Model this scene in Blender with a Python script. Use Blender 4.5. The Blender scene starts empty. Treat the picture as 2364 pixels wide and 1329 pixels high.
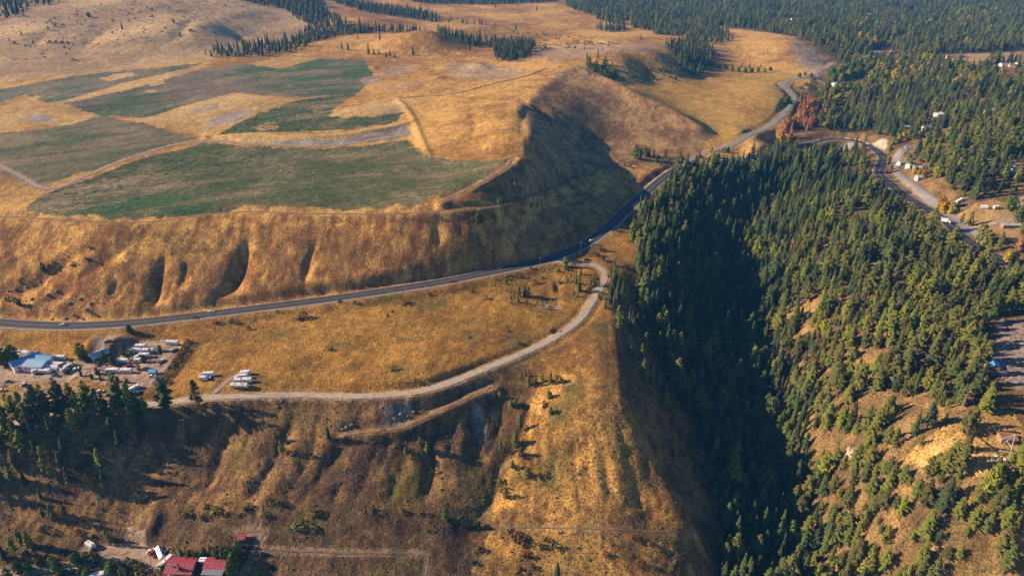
import bpy, bmesh, math, random
import numpy as np
from mathutils import Vector, Matrix

# ------------------------------------------------------------------ camera, sky, sun, exposure
scene = bpy.context.scene
col = scene.collection
R = math.radians
PITCH = 27.0                     # degrees below the horizon
CAM_Z = 300.0
FPX, CX, CY = 1576.0, 1182.0, 664.5

cam_data = bpy.data.cameras.new("camera")
cam_data.sensor_width = 36.0
cam_data.lens = 36.0 * FPX / 2364.0
cam_data.clip_start = 1.0
cam_data.clip_end = 40000.0
cam = bpy.data.objects.new("camera", cam_data)
cam.location = (0, 0, CAM_Z)
cam.rotation_euler = (R(90 - PITCH), 0, 0)
col.objects.link(cam)
scene.camera = cam

SUN_EL = 23.5
SUN_DIR = Vector((-math.cos(R(SUN_EL)) * math.cos(R(7)), math.cos(R(SUN_EL)) * math.sin(R(7)), math.sin(R(SUN_EL))))
world = bpy.data.worlds.new("World")
scene.world = world
world.use_nodes = True
wn = world.node_tree
sky = wn.nodes.new("ShaderNodeTexSky")
sky.sky_type = 'NISHITA'
sky.sun_disc = False
sky.sun_elevation = R(SUN_EL)
sky.sun_rotation = math.atan2(SUN_DIR.x, SUN_DIR.y)
sky.altitude = 600
sky.air_density = 0.9
sky.dust_density = 0.0
sky.ozone_density = 6.0
bg = wn.nodes["Background"]
bg.inputs["Strength"].default_value = 0.068
wn.links.new(sky.outputs[0], bg.inputs[0])

sun_data = bpy.data.lights.new("sun", 'SUN')
sun_data.energy = 5.0
sun_data.angle = R(0.5)
sun_data.color = (1.0, 0.78, 0.55)
sun = bpy.data.objects.new("sun", sun_data)
sun.rotation_euler = (-SUN_DIR).to_track_quat('-Z', 'Y').to_euler()
sun.location = (-300, 100, 900)
col.objects.link(sun)

scene.view_settings.view_transform = 'Standard'
scene.view_settings.look = 'None'
scene.view_settings.exposure = 0.92
scene.view_settings.gamma = 1.0
scene.view_settings.use_curve_mapping = False
scene.render.engine = 'CYCLES'
scene.cycles.max_bounces = 4
scene.cycles.diffuse_bounces = 2
scene.cycles.glossy_bounces = 1
scene.cycles.transmission_bounces = 1
scene.cycles.transparent_max_bounces = 4
scene.cycles.volume_bounces = 0
scene.cycles.use_denoising = True

rng = np.random.default_rng(7)
random.seed(7)

# ------------------------------------------------------------------ helpers
def ray(u, v):
    """direction(s) of the view ray through photo pixel(s) u, v"""
    u = np.asarray(u, float); v = np.asarray(v, float)
    a = (u - CX) / FPX; b = (v - CY) / FPX
    sp, cp = math.sin(R(PITCH)), math.cos(R(PITCH))
    return np.stack([a, cp - b * sp, -sp - b * cp], -1)

def at_z(u, v, z):
    d = ray(u, v)
    t = (np.asarray(z, float) - CAM_Z) / d[..., 2]
    return d[..., 0] * t, d[..., 1] * t

def hash2(ix, iy, seed):
    n = (ix.astype(np.int64) * 374761393 + iy.astype(np.int64) * 668265263 + seed * 974634777) & 0xFFFFFFFF
    n = ((n ^ (n >> 13)) * 1274126177) & 0xFFFFFFFF
    n = n ^ (n >> 16)
    return (n & 0xFFFFFF) / float(0xFFFFFF)

def vnoise(x, y, seed=0):
    ix = np.floor(x); iy = np.floor(y)
    fx = x - ix; fy = y - iy
    fx = fx * fx * (3 - 2 * fx); fy = fy * fy * (3 - 2 * fy)
    a = hash2(ix, iy, seed); b = hash2(ix + 1, iy, seed)
    c = hash2(ix, iy + 1, seed); d = hash2(ix + 1, iy + 1, seed)
    return (a * (1 - fx) + b * fx) * (1 - fy) + (c * (1 - fx) + d * fx) * fy

def fbm(x, y, seed=0, octaves=4, gain=0.5):
    s = 0; amp = 1; tot = 0
    for o in range(octaves):
        s = s + amp * vnoise(x, y, seed + o * 17); tot += amp
        x = x * 2.03 + 11.3; y = y * 1.97 - 7.1; amp *= gain
    return s / tot

def smooth(e0, e1, x):
    t = np.clip((x - e0) / (e1 - e0), 0, 1)
    return t * t * (3 - 2 * t)

def poly_dist(px, py, line, want_t=False, reach=1e9):
    """distance of points to a polyline (with the fraction along it)"""
    line = np.asarray(line, float)
    best = np.full(px.shape, 1e9); bt = np.zeros(px.shape)
    m = ((px > line[:, 0].min() - reach) & (px < line[:, 0].max() + reach) &
         (py > line[:, 1].min() - reach) & (py < line[:, 1].max() + reach))
    qx, qy = px[m], py[m]
    b = np.full(qx.shape, 1e9); tt = np.zeros(qx.shape)
    seg = np.hypot(*np.diff(line[:, :2], axis=0).T)
    cum = np.concatenate([[0], np.cumsum(seg)])
    for k in range(len(line) - 1):
        ax, ay = line[k, :2]; dx, dy = line[k + 1, :2] - line[k, :2]
        L2 = dx * dx + dy * dy + 1e-9
        t = np.clip(((qx - ax) * dx + (qy - ay) * dy) / L2, 0, 1)
        d = np.hypot(qx - ax - t * dx, qy - ay - t * dy)
        w = d < b
        b[w] = d[w]; tt[w] = ((cum[k] + t * seg[k]) / cum[-1])[w]
    best[m] = b; bt[m] = tt
    return (best, bt) if want_t else best

def in_poly(px, py, poly):
    poly = np.asarray(poly, float)
    res = np.zeros(px.shape, bool)
    m = ((px >= poly[:, 0].min()) & (px <= poly[:, 0].max()) & (py >= poly[:, 1].min()) & (py <= poly[:, 1].max()))
    qx, qy = px[m], py[m]
    r = np.zeros(qx.shape, bool)
    n = len(poly)
    for k in range(n):
        x0, y0 = poly[k]; x1, y1 = poly[(k + 1) % n]
        if y0 == y1: continue
        c = ((y0 > qy) != (y1 > qy)) & (qx < (x1 - x0) * (qy - y0) / (y1 - y0) + x0)
        r ^= c
    res[m] = r
    return res

def resample(pts, step):
    pts = np.asarray(pts, float)
    # Catmull-Rom through the points, then even spacing
    P = np.vstack([2 * pts[0] - pts[1], pts, 2 * pts[-1] - pts[-2]])
    out = []
    for k in range(1, len(P) - 2):
        for t in np.linspace(0, 1, 16, endpoint=False):
            out.append(0.5 * ((2 * P[k]) + (-P[k-1] + P[k+1]) * t + (2*P[k-1] - 5*P[k] + 4*P[k+1] - P[k+2]) * t*t + (-P[k-1] + 3*P[k] - 3*P[k+1] + P[k+2]) * t**3))
    out.append(P[-2])
    out = np.array(out)
    s = np.concatenate([[0], np.cumsum(np.hypot(*np.diff(out[:, :2], axis=0).T))])
    q = np.linspace(0, s[-1], max(2, int(s[-1] / step) + 1))
    return np.stack([np.interp(q, s, out[:, k]) for k in range(out.shape[1])], -1)

def tag(o, label=None, cat=None, group=None, kind=None):
    if label: o["label"] = label
    if cat: o["category"] = cat
    if group: o["group"] = group
    if kind: o["kind"] = kind
    return o

# ---- materials
MAT = {}
def material(name, color, rough=0.85, spec=0.2, noise=None, metallic=0.0, backface=None, bump=None, rand=None, transl=None):
    """procedural Principled material; noise=(scale, amount); rand=(hue, value) varies from object to object"""
    m = bpy.data.materials.new(name); m.use_nodes = True
    nt = m.node_tree; b = nt.nodes["Principled BSDF"]
    b.inputs["Roughness"].default_value = rough
    b.inputs["Specular IOR Level"].default_value = spec
    b.inputs["Metallic"].default_value = metallic
    rgb = nt.nodes.new("ShaderNodeRGB"); rgb.outputs[0].default_value = (*color, 1)
    out = rgb.outputs[0]
    if noise:
        tc = nt.nodes.new("ShaderNodeTexCoord"); nz = nt.nodes.new("ShaderNodeTexNoise")
        nz.inputs["Scale"].default_value = noise[0]; nz.inputs["Detail"].default_value = 4
        nt.links.new(tc.outputs["Object"], nz.inputs["Vector"])
        mr = nt.nodes.new("ShaderNodeMapRange")
        mr.inputs["From Min"].default_value = 0.3; mr.inputs["From Max"].default_value = 0.7
        mr.inputs["To Min"].default_value = 1 - noise[1]; mr.inputs["To Max"].default_value = 1 + noise[1]
        nt.links.new(nz.outputs["Fac"], mr.inputs["Value"])
        mx = nt.nodes.new("ShaderNodeVectorMath"); mx.operation = 'SCALE'
        nt.links.new(out, mx.inputs[0]); nt.links.new(mr.outputs[0], mx.inputs["Scale"])
        out = mx.outputs[0]
        if bump:
            bp = nt.nodes.new("ShaderNodeBump"); bp.inputs["Strength"].default_value = bump; bp.inputs["Distance"].default_value = 0.1
            nt.links.new(nz.outputs["Fac"], bp.inputs["Height"]); nt.links.new(bp.outputs[0], b.inputs["Normal"])
    if rand:
        oi = nt.nodes.new("ShaderNodeObjectInfo")
        hs = nt.nodes.new("ShaderNodeHueSaturation")
        def rmap(lo, hi, src):
            q = nt.nodes.new("ShaderNodeMapRange"); q.inputs["To Min"].default_value = lo; q.inputs["To Max"].default_value = hi
            nt.links.new(src, q.inputs["Value"]); return q.outputs[0]
        fr = nt.nodes.new("ShaderNodeMath"); fr.operation = 'MULTIPLY'; fr.inputs[1].default_value = 7.31
        nt.links.new(oi.outputs["Random"], fr.inputs[0])
        f2 = nt.nodes.new("ShaderNodeMath"); f2.operation = 'FRACT'; nt.links.new(fr.outputs[0], f2.inputs[0])
        nt.links.new(rmap(0.5 - rand[0], 0.5 + rand[0], oi.outputs["Random"]), hs.inputs["Hue"])
        nt.links.new(rmap(1 - rand[1], 1 + rand[1], f2.outputs[0]), hs.inputs["Value"])
        nt.links.new(rmap(0.85, 1.12, f2.outputs[0]), hs.inputs["Saturation"])
        nt.links.new(out, hs.inputs["Color"]); out = hs.outputs[0]
    nt.links.new(out, b.inputs["Base Color"])
    MAT[name] = m
    return m

def mesh_obj(name, verts, faces, mat=None, parent=None, smooth_shade=False):
    me = bpy.data.meshes.new(name)
    me.from_pydata([tuple(map(float, q)) for q in verts], [], [tuple(map(int, f)) for f in faces])
    if mat is not None: me.materials.append(mat)
    if smooth_shade:
        me.polygons.foreach_set("use_smooth", np.ones(len(me.polygons), bool))
    me.update()
    o = bpy.data.objects.new(name, me)
    col.objects.link(o)
    if parent is not None: o.parent = parent
    return o

def empty(name, loc=(0, 0, 0), rz=0.0):
    o = bpy.data.objects.new(name, None)
    o.empty_display_size = 0.5
    o.location = loc; o.rotation_euler = (0, 0, rz)
    col.objects.link(o)
    return o

def fast_mesh(name, V, Q, mats, fmat=None, smooth_shade=False):
    """mesh data from numpy arrays: V (n,3), Q (m,4) or (m,3)"""
    V = np.asarray(V, np.float32); Q = np.asarray(Q, np.int32)
    k = Q.shape[1]
    me = bpy.data.meshes.new(name)
    me.vertices.add(len(V)); me.vertices.foreach_set("co", V.ravel())
    me.loops.add(Q.size); me.loops.foreach_set("vertex_index", Q.ravel())
    me.polygons.add(len(Q))
    me.polygons.foreach_set("loop_start", np.arange(len(Q), dtype=np.int32) * k)
    me.polygons.foreach_set("loop_total", np.full(len(Q), k, np.int32))
    for m in mats: me.materials.append(m)
    if fmat is not None: me.polygons.foreach_set("material_index", np.asarray(fmat, np.int32))
    if smooth_shade: me.polygons.foreach_set("use_smooth", np.ones(len(Q), bool))
    me.update(calc_edges=True)
    return me
# ------------------------------------------------------------------ terrain: elevations at surveyed points (photo pixel, height in metres)
CTRL = """
0 1329 15;150 1329 16;300 1329 18;425 1329 20;560 1329 22;700 1329 23;850 1329 24;1000 1329 23;1150 1329 21;1280 1329 21;1450 1329 19;1570 1329 14;1660 1329 4;1730 1329 -4;1790 1329 -8;1880 1329 -2;2000 1329 12;2100 1329 26;2230 1329 40;2364 1329 52
0 1260 18;120 1260 19;250 1262 20;340 1255 22;430 1270 23
0 1200 23;200 1200 25;350 1205 28;480 1200 31;600 1195 32;750 1195 32;900 1195 31;1000 1195 30;1090 1210 26;1200 1215 26;1320 1215 27;1450 1215 27;1560 1225 22;1610 1235 16
0 1090 40;120 1090 40;230 1090 38;340 1090 35;450 1085 35;540 1075 41;650 1070 43;0 1150 31;200 1150 31;350 1150 29;100 1040 46;230 1040 45;350 1040 41;450 1040 41;800 1080 41;950 1080 40;1080 1090 36
0 1000 51;120 985 52;250 960 54
180 950 55;300 937 57;420 926 59;500 917 60;600 914 61;800 914 62;900 912 63;1000 896 64;1100 861 65;1200 822 66;1280 784 67;1340 740 68;1370 695 69;1395 640 69.5;1340 606 71;1260 606 71
500 935 58.5;650 932 59;800 930 60;900 928 60;1000 915 61.5;1100 885 63
0 870 52;100 845 54;220 840 56;330 840 58;400 800 60;420 860 59;300 900 57;120 900 53;0 930 51
0 790 56;200 785 58
0 746 60;150 752 61.5;300 745 62.5;450 728 63.7;600 710 65;750 692 66.2;900 672 67.5;1050 648 69;1180 620 70.5;1290 590 72;1360 560 73;1410 520 74;1440 490 75;1480 455 76;1530 412 77.5;1570 385 78.5
500 850 61;600 800 62.5;750 850 63;750 770 65;900 820 64.5;900 720 66.5;1050 780 66.5;1050 700 68;1180 720 68;1250 660 69;1180 670 69.5;1300 680 69
1420 690 69;1425 740 68;1430 800 66.5;1436 870 64.5;1438 930 62.5;1400 620 70.5;1460 590 71;1530 598 69;1340 860 65.5;1300 900 64;1380 950 62;1290 950 60
1462 985 55;1500 1060 44;1540 1130 34;1585 1210 22;1630 1290 9
1330 1050 46;1400 1060 47;1250 1100 36;1320 1140 33;1420 1140 35;1500 1170 27
1245 880 61;1205 970 50;1160 1070 38;1143 1145 30
0 680 70;0 610 83;0 500 103;100 600 86;200 565 94;300 530 101;200 510 104;400 500 105.5;560 480 108;700 482 108.5;900 487 109;1000 484 109.5;1080 488 108.5
1130 485 105;1180 468 102;1250 444 97;1350 405 90;1440 376 84.5;1500 363 81.5;1535 375 79
1150 430 113;1200 398 118;1180 366 120;1228 378 121;1236 330 126;1222 290 128;1200 250 129;1255 205 129;1300 168 129;1345 160 129
1262 385 104;1290 395 96;1270 420 94;1330 350 94;1380 340 88;1440 330 86;1262 345 112;1252 295 119;1300 315 104;1350 320 95;1290 260 116;1340 240 116;1400 270 102
1200 500 95;1250 480 91;1200 540 86;1300 500 84;1300 550 77;1360 480 80;1400 440 80;1460 415 79
0 440 107;100 440 107.5;200 420 108.5;300 372 110;470 326 112.5;600 345 112;800 338 113;920 318 113;600 420 109.5;800 420 111;1000 420 112.5;1000 362 115;1100 366 118;300 460 107
560 308 117.5;700 308 118;850 300 118;940 280 118;470 318 113.5;960 270 118
1080 300 121.5;980 240 121;1100 240 124;820 240 120;650 240 119;330 280 116.5;150 290 114.5;0 300 113.5;200 240 117;400 200 119.5;600 170 121.5;840 150 122.5;0 200 119;300 172 121;450 150 122;700 145 122
1000 170 124;1100 160 125;1200 170 126;1000 130 124.5;1200 125 125;860 125 124
0 185 121;0 150 128;0 120 134;150 140 129;200 105 138;300 140 126;300 95 143;300 62 154;100 60 157;0 50 160;0 0 184;120 0 184;250 0 183;400 30 166;450 60 152;430 110 135;520 120 127;400 0 182;550 10 168;600 60 141;650 20 156;700 0 160;620 110 125;700 95 126;560 85 133
760 100 127;870 92 131;960 79 144;1010 84 141;1060 100 128;960 122 126;880 118 126;850 50 141;750 40 146;780 70 133;920 60 130;1000 50 128;860 0 142;1000 0 132;1050 70 126;1150 80 124;1300 60 121;1150 30 125;1300 20 122;1300 0 124;1450 0 125;1600 0 126;1800 0 127;2000 0 128;2200 0 130;2364 0 132
1300 110 125;1400 90 124;1450 100 125;1550 90 120;1480 70 118;1600 60 117;1750 50 118;1900 60 115;2100 70 118;2364 70 122;1700 0 126
1360 142 128;1450 142 128;1530 132 128;1560 120 126;1600 100 118
1400 175 114;1480 170 110;1560 150 110;1420 200 110;1500 190 101;1590 175 98;1620 150 99;1660 160 98;1700 140 100
1340 180 126;1390 190 121;1450 222 114;1510 248 106;1560 272 98;1610 305 88;1638 322 84
1460 205 108;1530 230 98;1600 265 91;1650 310 84.5;1620 210 95;1700 230 93;1780 190 95;1700 290 87;1760 250 90
1610 369 79;1650 347 81;1700 330 83;1750 308 85;1790 280 87.5;1820 245 90;1832 225 91;1812 205 92.5;1825 187 94.5;1855 180 96;1900 165 97.5
1650 115 113;1720 100 117;1820 90 120;1832 105 119;1780 130 106;1840 140 104;1880 150 99;1920 145 98.5;1880 115 112;1850 165 97
1649 377 79;1733 367 79.5;1821 353 80;1885 326 80.5;1936 321 81;1987 328 81.5;2028 353 82.5;2036 383 84;2055 423 85.5;2110 465 87.5;2185 515 90;2260 570 92;2364 612 94
2065 370 87;2085 345 90;2105 423 89;2160 470 91;2250 540 93.5
1700 350 77;1780 335 70;1860 290 66;1900 300 62;1940 300 63;1990 290 72;1930 350 68;1960 345 72;1900 360 64;1990 345 79
1850 230 80;1900 240 75;1960 250 75;2050 230 88;1950 190 90;2000 160 100;2100 150 110;2200 140 115;2364 130 119;2150 220 102;2250 240 106;2364 200 114;2100 290 94;2200 290 107;2364 270 122;2050 320 88;2120 340 97;2250 350 112;2364 350 121;2200 420 103;2364 430 110;2250 470 100;2364 500 100
1850 400 55;1780 480 45;1730 560 34;1710 650 24;1715 750 15;1735 850 8;1765 950 3;1785 1080 -1;1795 1200 -5
1700 400 73;1620 420 72;1560 480 66;1620 520 50;1550 560 62;1600 620 42;1520 660 55;1600 720 29;1600 820 19;1560 900 28;1640 950 10;1600 1060 16;1680 1100 3;1660 1200 7
1900 420 74;1960 380 82;2000 410 84;2010 470 82;1920 480 75;1850 520 66;1830 600 54;1800 680 40;1950 580 76;2100 540 84;2050 640 80;1900 680 62;1830 800 32;1980 760 68;2150 680 84;2250 640 88;2364 640 93
1900 860 44;2030 860 66;2150 800 78;2260 740 85;2364 740 90;2300 850 86;2364 860 88;1850 960 24;1940 960 48;2060 940 66;2150 940 79;2250 955 88;2340 980 89;2330 1040 87;2200 1020 82;2100 1040 70;1960 1030 44;2020 1080 54;1900 1100 15;2000 1180 33;2120 1140 64;2250 1120 79;2364 1130 84;1930 1230 10;2100 1230 46;2250 1230 62;2364 1230 70
"""
cp = np.array([[float(q) for q in s.split()] for s in CTRL.replace("\n", ";").split(";") if s.strip()])
edge = []
for u, v, z in cp:
    if u <= 40: edge += [(u - 260, v, z - (8 if v < 170 else 0)), (u - 620, v, z - (38 if v < 170 else 0))]
    if u >= 2330: edge += [(u + 260, v, z + 3), (u + 620, v, z + 6)]
cp = np.vstack([cp, edge])
cx_, cy_ = at_z(cp[:, 0], cp[:, 1], cp[:, 2])
crest = np.array([(1424,700,69),(1426,740,68),(1430,800,66.5),(1436,870,64.5),(1440,930,62.5),(1462,985,55),(1500,1060,44),(1540,1130,34.5),(1585,1210,23),(1630,1290,10)], float)
kx_, ky_ = at_z(crest[:, 0], crest[:, 1], crest[:, 2])
cx_ = np.concatenate([cx_, kx_ + 8, kx_ + 20]); cy_ = np.concatenate([cy_, ky_ + 1, ky_ + 3])
cp = np.vstack([cp, np.column_stack([crest[:, :2], crest[:, 2] - 8]), np.column_stack([crest[:, :2], crest[:, 2] - 19])])
far = np.array([(-300, 120, 8), (0, 150, 6), (200, 150, 0), (350, 150, 30), (600, 150, 50), (-600, 150, 10),
                (-3500, 3000, 170), (-1500, 2600, 235), (-500, 2700, 210), (500, 3300, 150), (2000, 3300, 160), (3800, 3000, 190),
                (-6000, 6000, 265), (-2500, 5500, 265), (0, 6000, 225), (2500, 6000, 215), (6000, 6000, 240),
                (-9000, 9500, 265), (-4000, 9500, 265), (0, 9500, 260), (4000, 9500, 260), (9000, 9500, 265)], float)
CPX = np.concatenate([cx_, far[:, 0]]); CPY = np.concatenate([cy_, far[:, 1]]); CPZ = np.concatenate([cp[:, 2], far[:, 2]])

NR, NC = 900, 800
Y0, Y1 = 160.0, 9500.0
FA, FB = 0.93, 190.0
def row_y(i): return Y0 * (Y1 / Y0) ** (np.asarray(i, float) / (NR - 1))
gi, gj = np.meshgrid(np.arange(NR), np.arange(NC), indexing='ij')
GY = row_y(gi); GX = (gj / (NC - 1) * 2 - 1) * (FA * GY + FB)

def rbf_c(y): return 2.5 + 0.02 * y
def rbf_fit():
    n = len(CPX)
    c = rbf_c(CPY)
    A = np.sqrt((CPX[:, None] - CPX) ** 2 + (CPY[:, None] - CPY) ** 2 + c[None, :] ** 2) / 100.0
    A = A - np.eye(n) * 0.02
    P = np.stack([np.ones(n), CPX / 1000, CPY / 1000], 1)
    M = np.block([[A, P], [P.T, np.zeros((3, 3))]])
    w = np.linalg.lstsq(M, np.concatenate([CPZ, np.zeros(3)]), rcond=None)[0]
    return w, c
RW, RC = rbf_fit()
def rbf_eval(x, y):
    sh = x.shape; x = x.ravel().astype(np.float32); y = y.ravel().astype(np.float32)
    out = np.empty(x.shape)
    w = RW[:-3].astype(np.float32); px = CPX.astype(np.float32); py = CPY.astype(np.float32); c2 = (RC ** 2).astype(np.float32)
    for s in range(0, len(x), 20000):
        q = slice(s, s + 20000)
        D = np.sqrt((x[q, None] - px) ** 2 + (y[q, None] - py) ** 2 + c2) * np.float32(0.01)
        out[q] = D @ w + RW[-3] + RW[-2] * x[q] / 1000 + RW[-1] * y[q] / 1000
    return out.reshape(sh)

sub = np.arange(0, NR, 3); sub = np.append(sub, NR - 1) if sub[-1] != NR - 1 else sub
subj = np.arange(0, NC, 3); subj = np.append(subj, NC - 1) if subj[-1] != NC - 1 else subj
HC = rbf_eval(GX[np.ix_(sub, subj)], GY[np.ix_(sub, subj)])
def upsample(H):
    T = np.stack([np.interp(np.arange(NC), subj, H[k]) for k in range(len(sub))])
    return np.stack([np.interp(np.arange(NR), sub, T[:, k]) for k in range(NC)], 1)
GZ = upsample(HC)
GZ_BASE = GZ.copy()

def height(x, y, G=None):
    """terrain height at x, y by the mesh's own grid"""
    G = GZ if G is None else G
    x = np.asarray(x, float); y = np.asarray(y, float)
    fi = np.clip(np.log(np.maximum(y, 1) / Y0) / math.log(Y1 / Y0) * (NR - 1), 0, NR - 1.001)
    fj = np.clip((x / (FA * y + FB) + 1) * 0.5 * (NC - 1), 0, NC - 1.001)
    i = fi.astype(int); j = fj.astype(int); a = fi - i; b = fj - j
    return (G[i, j] * (1 - b) + G[i, j+1] * b) * (1 - a) + (G[i+1, j] * (1 - b) + G[i+1, j+1] * b) * a

def ground(u, v, G=None):
    """where the view ray through a photo pixel meets the terrain: x, y, z"""
    d = ray(np.atleast_1d(u), np.atleast_1d(v))
    t = np.full(len(d), 170.0); done = np.zeros(len(d), bool); lo = t.copy()
    for k in range(330):
        nt_ = np.where(done, t, t * 1.012 + 0.3)
        x = d[:, 0] * nt_; y = d[:, 1] * nt_; z = CAM_Z + d[:, 2] * nt_
        under = (z < height(x, y, G)) & (y > Y0)
        lo = np.where(done, lo, t); t = nt_
        done |= under
        if done.all(): break
    hi = t.copy()
    for k in range(14):
        m = (lo + hi) / 2
        under = (CAM_Z + d[:, 2] * m) < height(d[:, 0] * m, d[:, 1] * m, G)
        hi = np.where(under, m, hi); lo = np.where(under, lo, m)
    x = d[:, 0] * hi; y = d[:, 1] * hi
    return x, y, height(x, y, G)

def gline(pix):
    """photo polyline -> ground polyline (x, y)"""
    p = np.array(pix, float)
    x, y, z = ground(p[:, 0], p[:, 1], GZ_BASE)
    return np.stack([x, y], -1)

# ---- natural relief: small hummocks, slope rills
gy_, gx_ = np.gradient(GZ_BASE)
dX = np.gradient(GX, axis=1); dY = np.gradient(GY, axis=0)
SLOPE = np.hypot(gx_ / dX, gy_ / dY)
lod = smooth(5000, 1500, GY)
GZ += (fbm(GX / 60, GY / 60, 3, 3) - 0.5) * 1.7 * np.clip(0.25 + SLOPE * 1.2, 0, 1.0)
GZ += (fbm(GX / 16, GY / 16, 5, 3) - 0.5) * 0.8 * np.clip(0.3 + SLOPE * 1.4, 0, 1.0)
GZ += (fbm(GX / 5.0, GY / 5.0, 9, 3) - 0.5) * 0.75 * np.clip(0.5 + SLOPE, 0, 1.0) * smooth(1000, 300, GY)
GZ += (fbm(GX / 2.4, GY / 2.4, 29, 2) - 0.5) * 0.75 * np.clip(0.5 + SLOPE, 0, 1.2) * smooth(620, 300, GY)
warp = (fbm(GX / 45, GY / 45, 21, 2) - 0.5) * 40
rill = np.abs(vnoise((GX + warp) / 17, GY / 160, 31) * 2 - 1) + 0.5 * np.abs(vnoise((GX + warp) / 8, GY / 80, 33) * 2 - 1)
GZ -= (0.75 - rill) * 0.45 * smooth(0.22, 0.5, SLOPE) * smooth(1600, 500, GY)
# far hills
GZ += (fbm(GX / 420, GY / 420, 41, 4) - 0.5) * 26 * smooth(2300, 3600, GY)
GZ += (fbm(GX / 110, GY / 110, 43, 3) - 0.5) * 10 * smooth(1050, 1500, GY) * smooth(0.06, 0.2, SLOPE)

# ---- gullies: (photo polyline, depth m, half-width m)
GULLY = [
 ([(572,535),(566,590),(545,640),(500,685),(470,705)], 7.5, 7), ([(382,585),(364,640),(357,690),(352,722)], 6.5, 5.5),
 ([(272,628),(262,665),(255,695)], 3, 6), ([(738,535),(716,590),(702,650),(698,680)], 2.6, 4), ([(432,590),(424,640),(420,670)], 2.6, 5),
 ([(1003,505),(1012,550),(1016,585)], 2.6, 3.5), ([(1055,495),(1060,525),(1068,550)], 2.2, 3), ([(1108,515),(1122,560),(1150,592),(1172,606)], 3.4, 3.5),
 ([(310,660),(304,700)], 1.5, 4), ([(845,560),(850,620)], .8, 4),
 ([(372,975),(359,1031),(338,1116)], 4, 8), ([(540,955),(528,990),(504,1041),(487,1089),(440,1156)], 6.5, 8),
 ([(684,932),(663,994),(640,1041),(589,1123),(535,1200)], 3.6, 6), ([(838,925),(826,975),(770,1050),(715,1120),(665,1190)], 3.4, 6),
 ([(1000,960),(997,1014),(997,1082),(983,1150),(975,1200)], 3.4, 6), ([(1098,925),(1105,974),(1095,1031),(1091,1099)], 3.2, 5),
 ([(1160,915),(1149,980),(1139,1014),(1115,1070)], 3.2, 5), ([(1050,930),(1040,1000),(1030,1080)], 2, 5), ([(905,960),(890,1040),(860,1120)], 2, 5),
 ([(1240,875),(1223,920),(1213,967),(1190,1021),(1152,1072),(1139,1143),(1085,1217),(1091,1329)], 3.2, 6),
 ([(1389,1010),(1399,1065),(1406,1116),(1400,1170)], 3.0, 6), ([(1455,1080),(1484,1184)], 2.2, 5), ([(1330,1000),(1325,1100)], 2, 6), ([(800,1080),(755,1177)], 1.8, 4),
 ([(1200,235),(1270,268),(1330,298),(1420,332),(1470,345)], 11, 10), ([(1215,240),(1205,300),(1215,360)], 3, 8),
 ([(1090,330),(1095,280),(1080,240)], 2, 6), ([(1100,990),(1075,940)], 3, 4),
 ([(230,560),(150,600),(60,660),(0,690)], 5, 9), ([(330,545),(240,600),(150,660)], 3.5, 7), ([(180,660),(80,700)], 4, 5),
 ([(500,60),(560,90),(620,110)], 6, 22), ([(180,130),(240,70),(300,40)], 5, 25), ([(60,120),(120,60)], 5, 22), ([(380,110),(430,70),(470,30)], 5, 22),
 ([(600,935),(572,1010),(530,1100),(480,1190)], 1.6, 5), ([(745,935),(725,1020),(680,1110),(640,1190)], 1.7, 5), ([(885,990),(855,1070),(820,1150),(800,1210)], 1.5, 5), ([(945,990),(925,1080),(895,1160),(880,1220)], 1.6, 5),
 ([(1300,960),(1285,1050),(1270,1160)], 1.4, 5), ([(1355,980),(1360,1080),(1355,1190)], 1.6, 5), ([(1430,980),(1450,1060),(1475,1160)], 1.6, 5), ([(1470,1020),(1510,1110),(1545,1190)], 1.6, 5),
]
for pix, dep, wid in GULLY:
    d, t = poly_dist(GX, GY, resample(gline(pix), 8), True, 6 * wid)
    taper = smooth(-0.05, 0.4, t) * smooth(1.02, 0.55, t)
    wv = wid * (0.6 + 0.6 * t) * (0.75 + 0.5 * fbm(GX / 9, GY / 9, 171, 2))
    GZ -= dep * taper * np.exp(-(d / wv) ** 1.25)

# ---- earthworks: banks, mounds, pits (photo pixel, height, radius x, radius y)
MOUND = [
 (978,96,15,58,24), (760,104,6,60,18), (880,58,10,90,30), (1100,100,4,28,9), (1180,92,4,28,9), (1060,82,5,30,12), (1230,84,3,30,9), (300,100,6,75,26), (150,100,5,75,26), (450,62,12,70,34), (560,40,10,65,34), (1120,70,4,40,14), (830,88,6,50,16), (1108,158,5,16,9), (1100,150,4,14,7), (1012,180,3,14,5), (1085,186,2.5,14,4), (1240,118,8,22,10), (1190,112,4,22,10),
 (1352,96,-9,36,11), (1405,107,-8,32,8), (1262,138,2.2,6,5), (862,157,3,9,6), (1900,168,4,14,8), (1325,90,2.5,40,8), (1440,105,2.5,28,7),
 (1250,696,-1.6,7,4), (1290,702,-1.8,8,4), (1270,722,1.4,16,2.5), (1245,690,1.2,4,5), (1300,692,1.0,4,4), (1288,662,-1.4,3,5), (1300,657,.8,3,5), (1275,664,1.0,2,5),
 (100,257,5,60,14), (220,255,-4,40,12), (60,260,-4,46,10), (540,245,4,55,14), (470,285,-1.5,60,14), (850,262,4,42,12), (930,245,3,34,9),
 (233,800,3.5,22,6), (270,803,3,9,5), (205,815,3,5,9), (300,1215,-3.5,10,9), (330,1200,2,12,5), (345,1225,2,4,9), (950,960,-3,12,5), (905,948,2.5,14,3), (1020,905,-1.5,10,4),
]
for u, v, h, rx, ry in MOUND:
    if h == 0: continue
    x, y, z = ground(u, v, GZ_BASE)
    GZ += h * np.exp(-((GX - x[0]) / rx) ** 2 - ((GY - y[0]) / (ry * 2.0)) ** 2)
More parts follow.
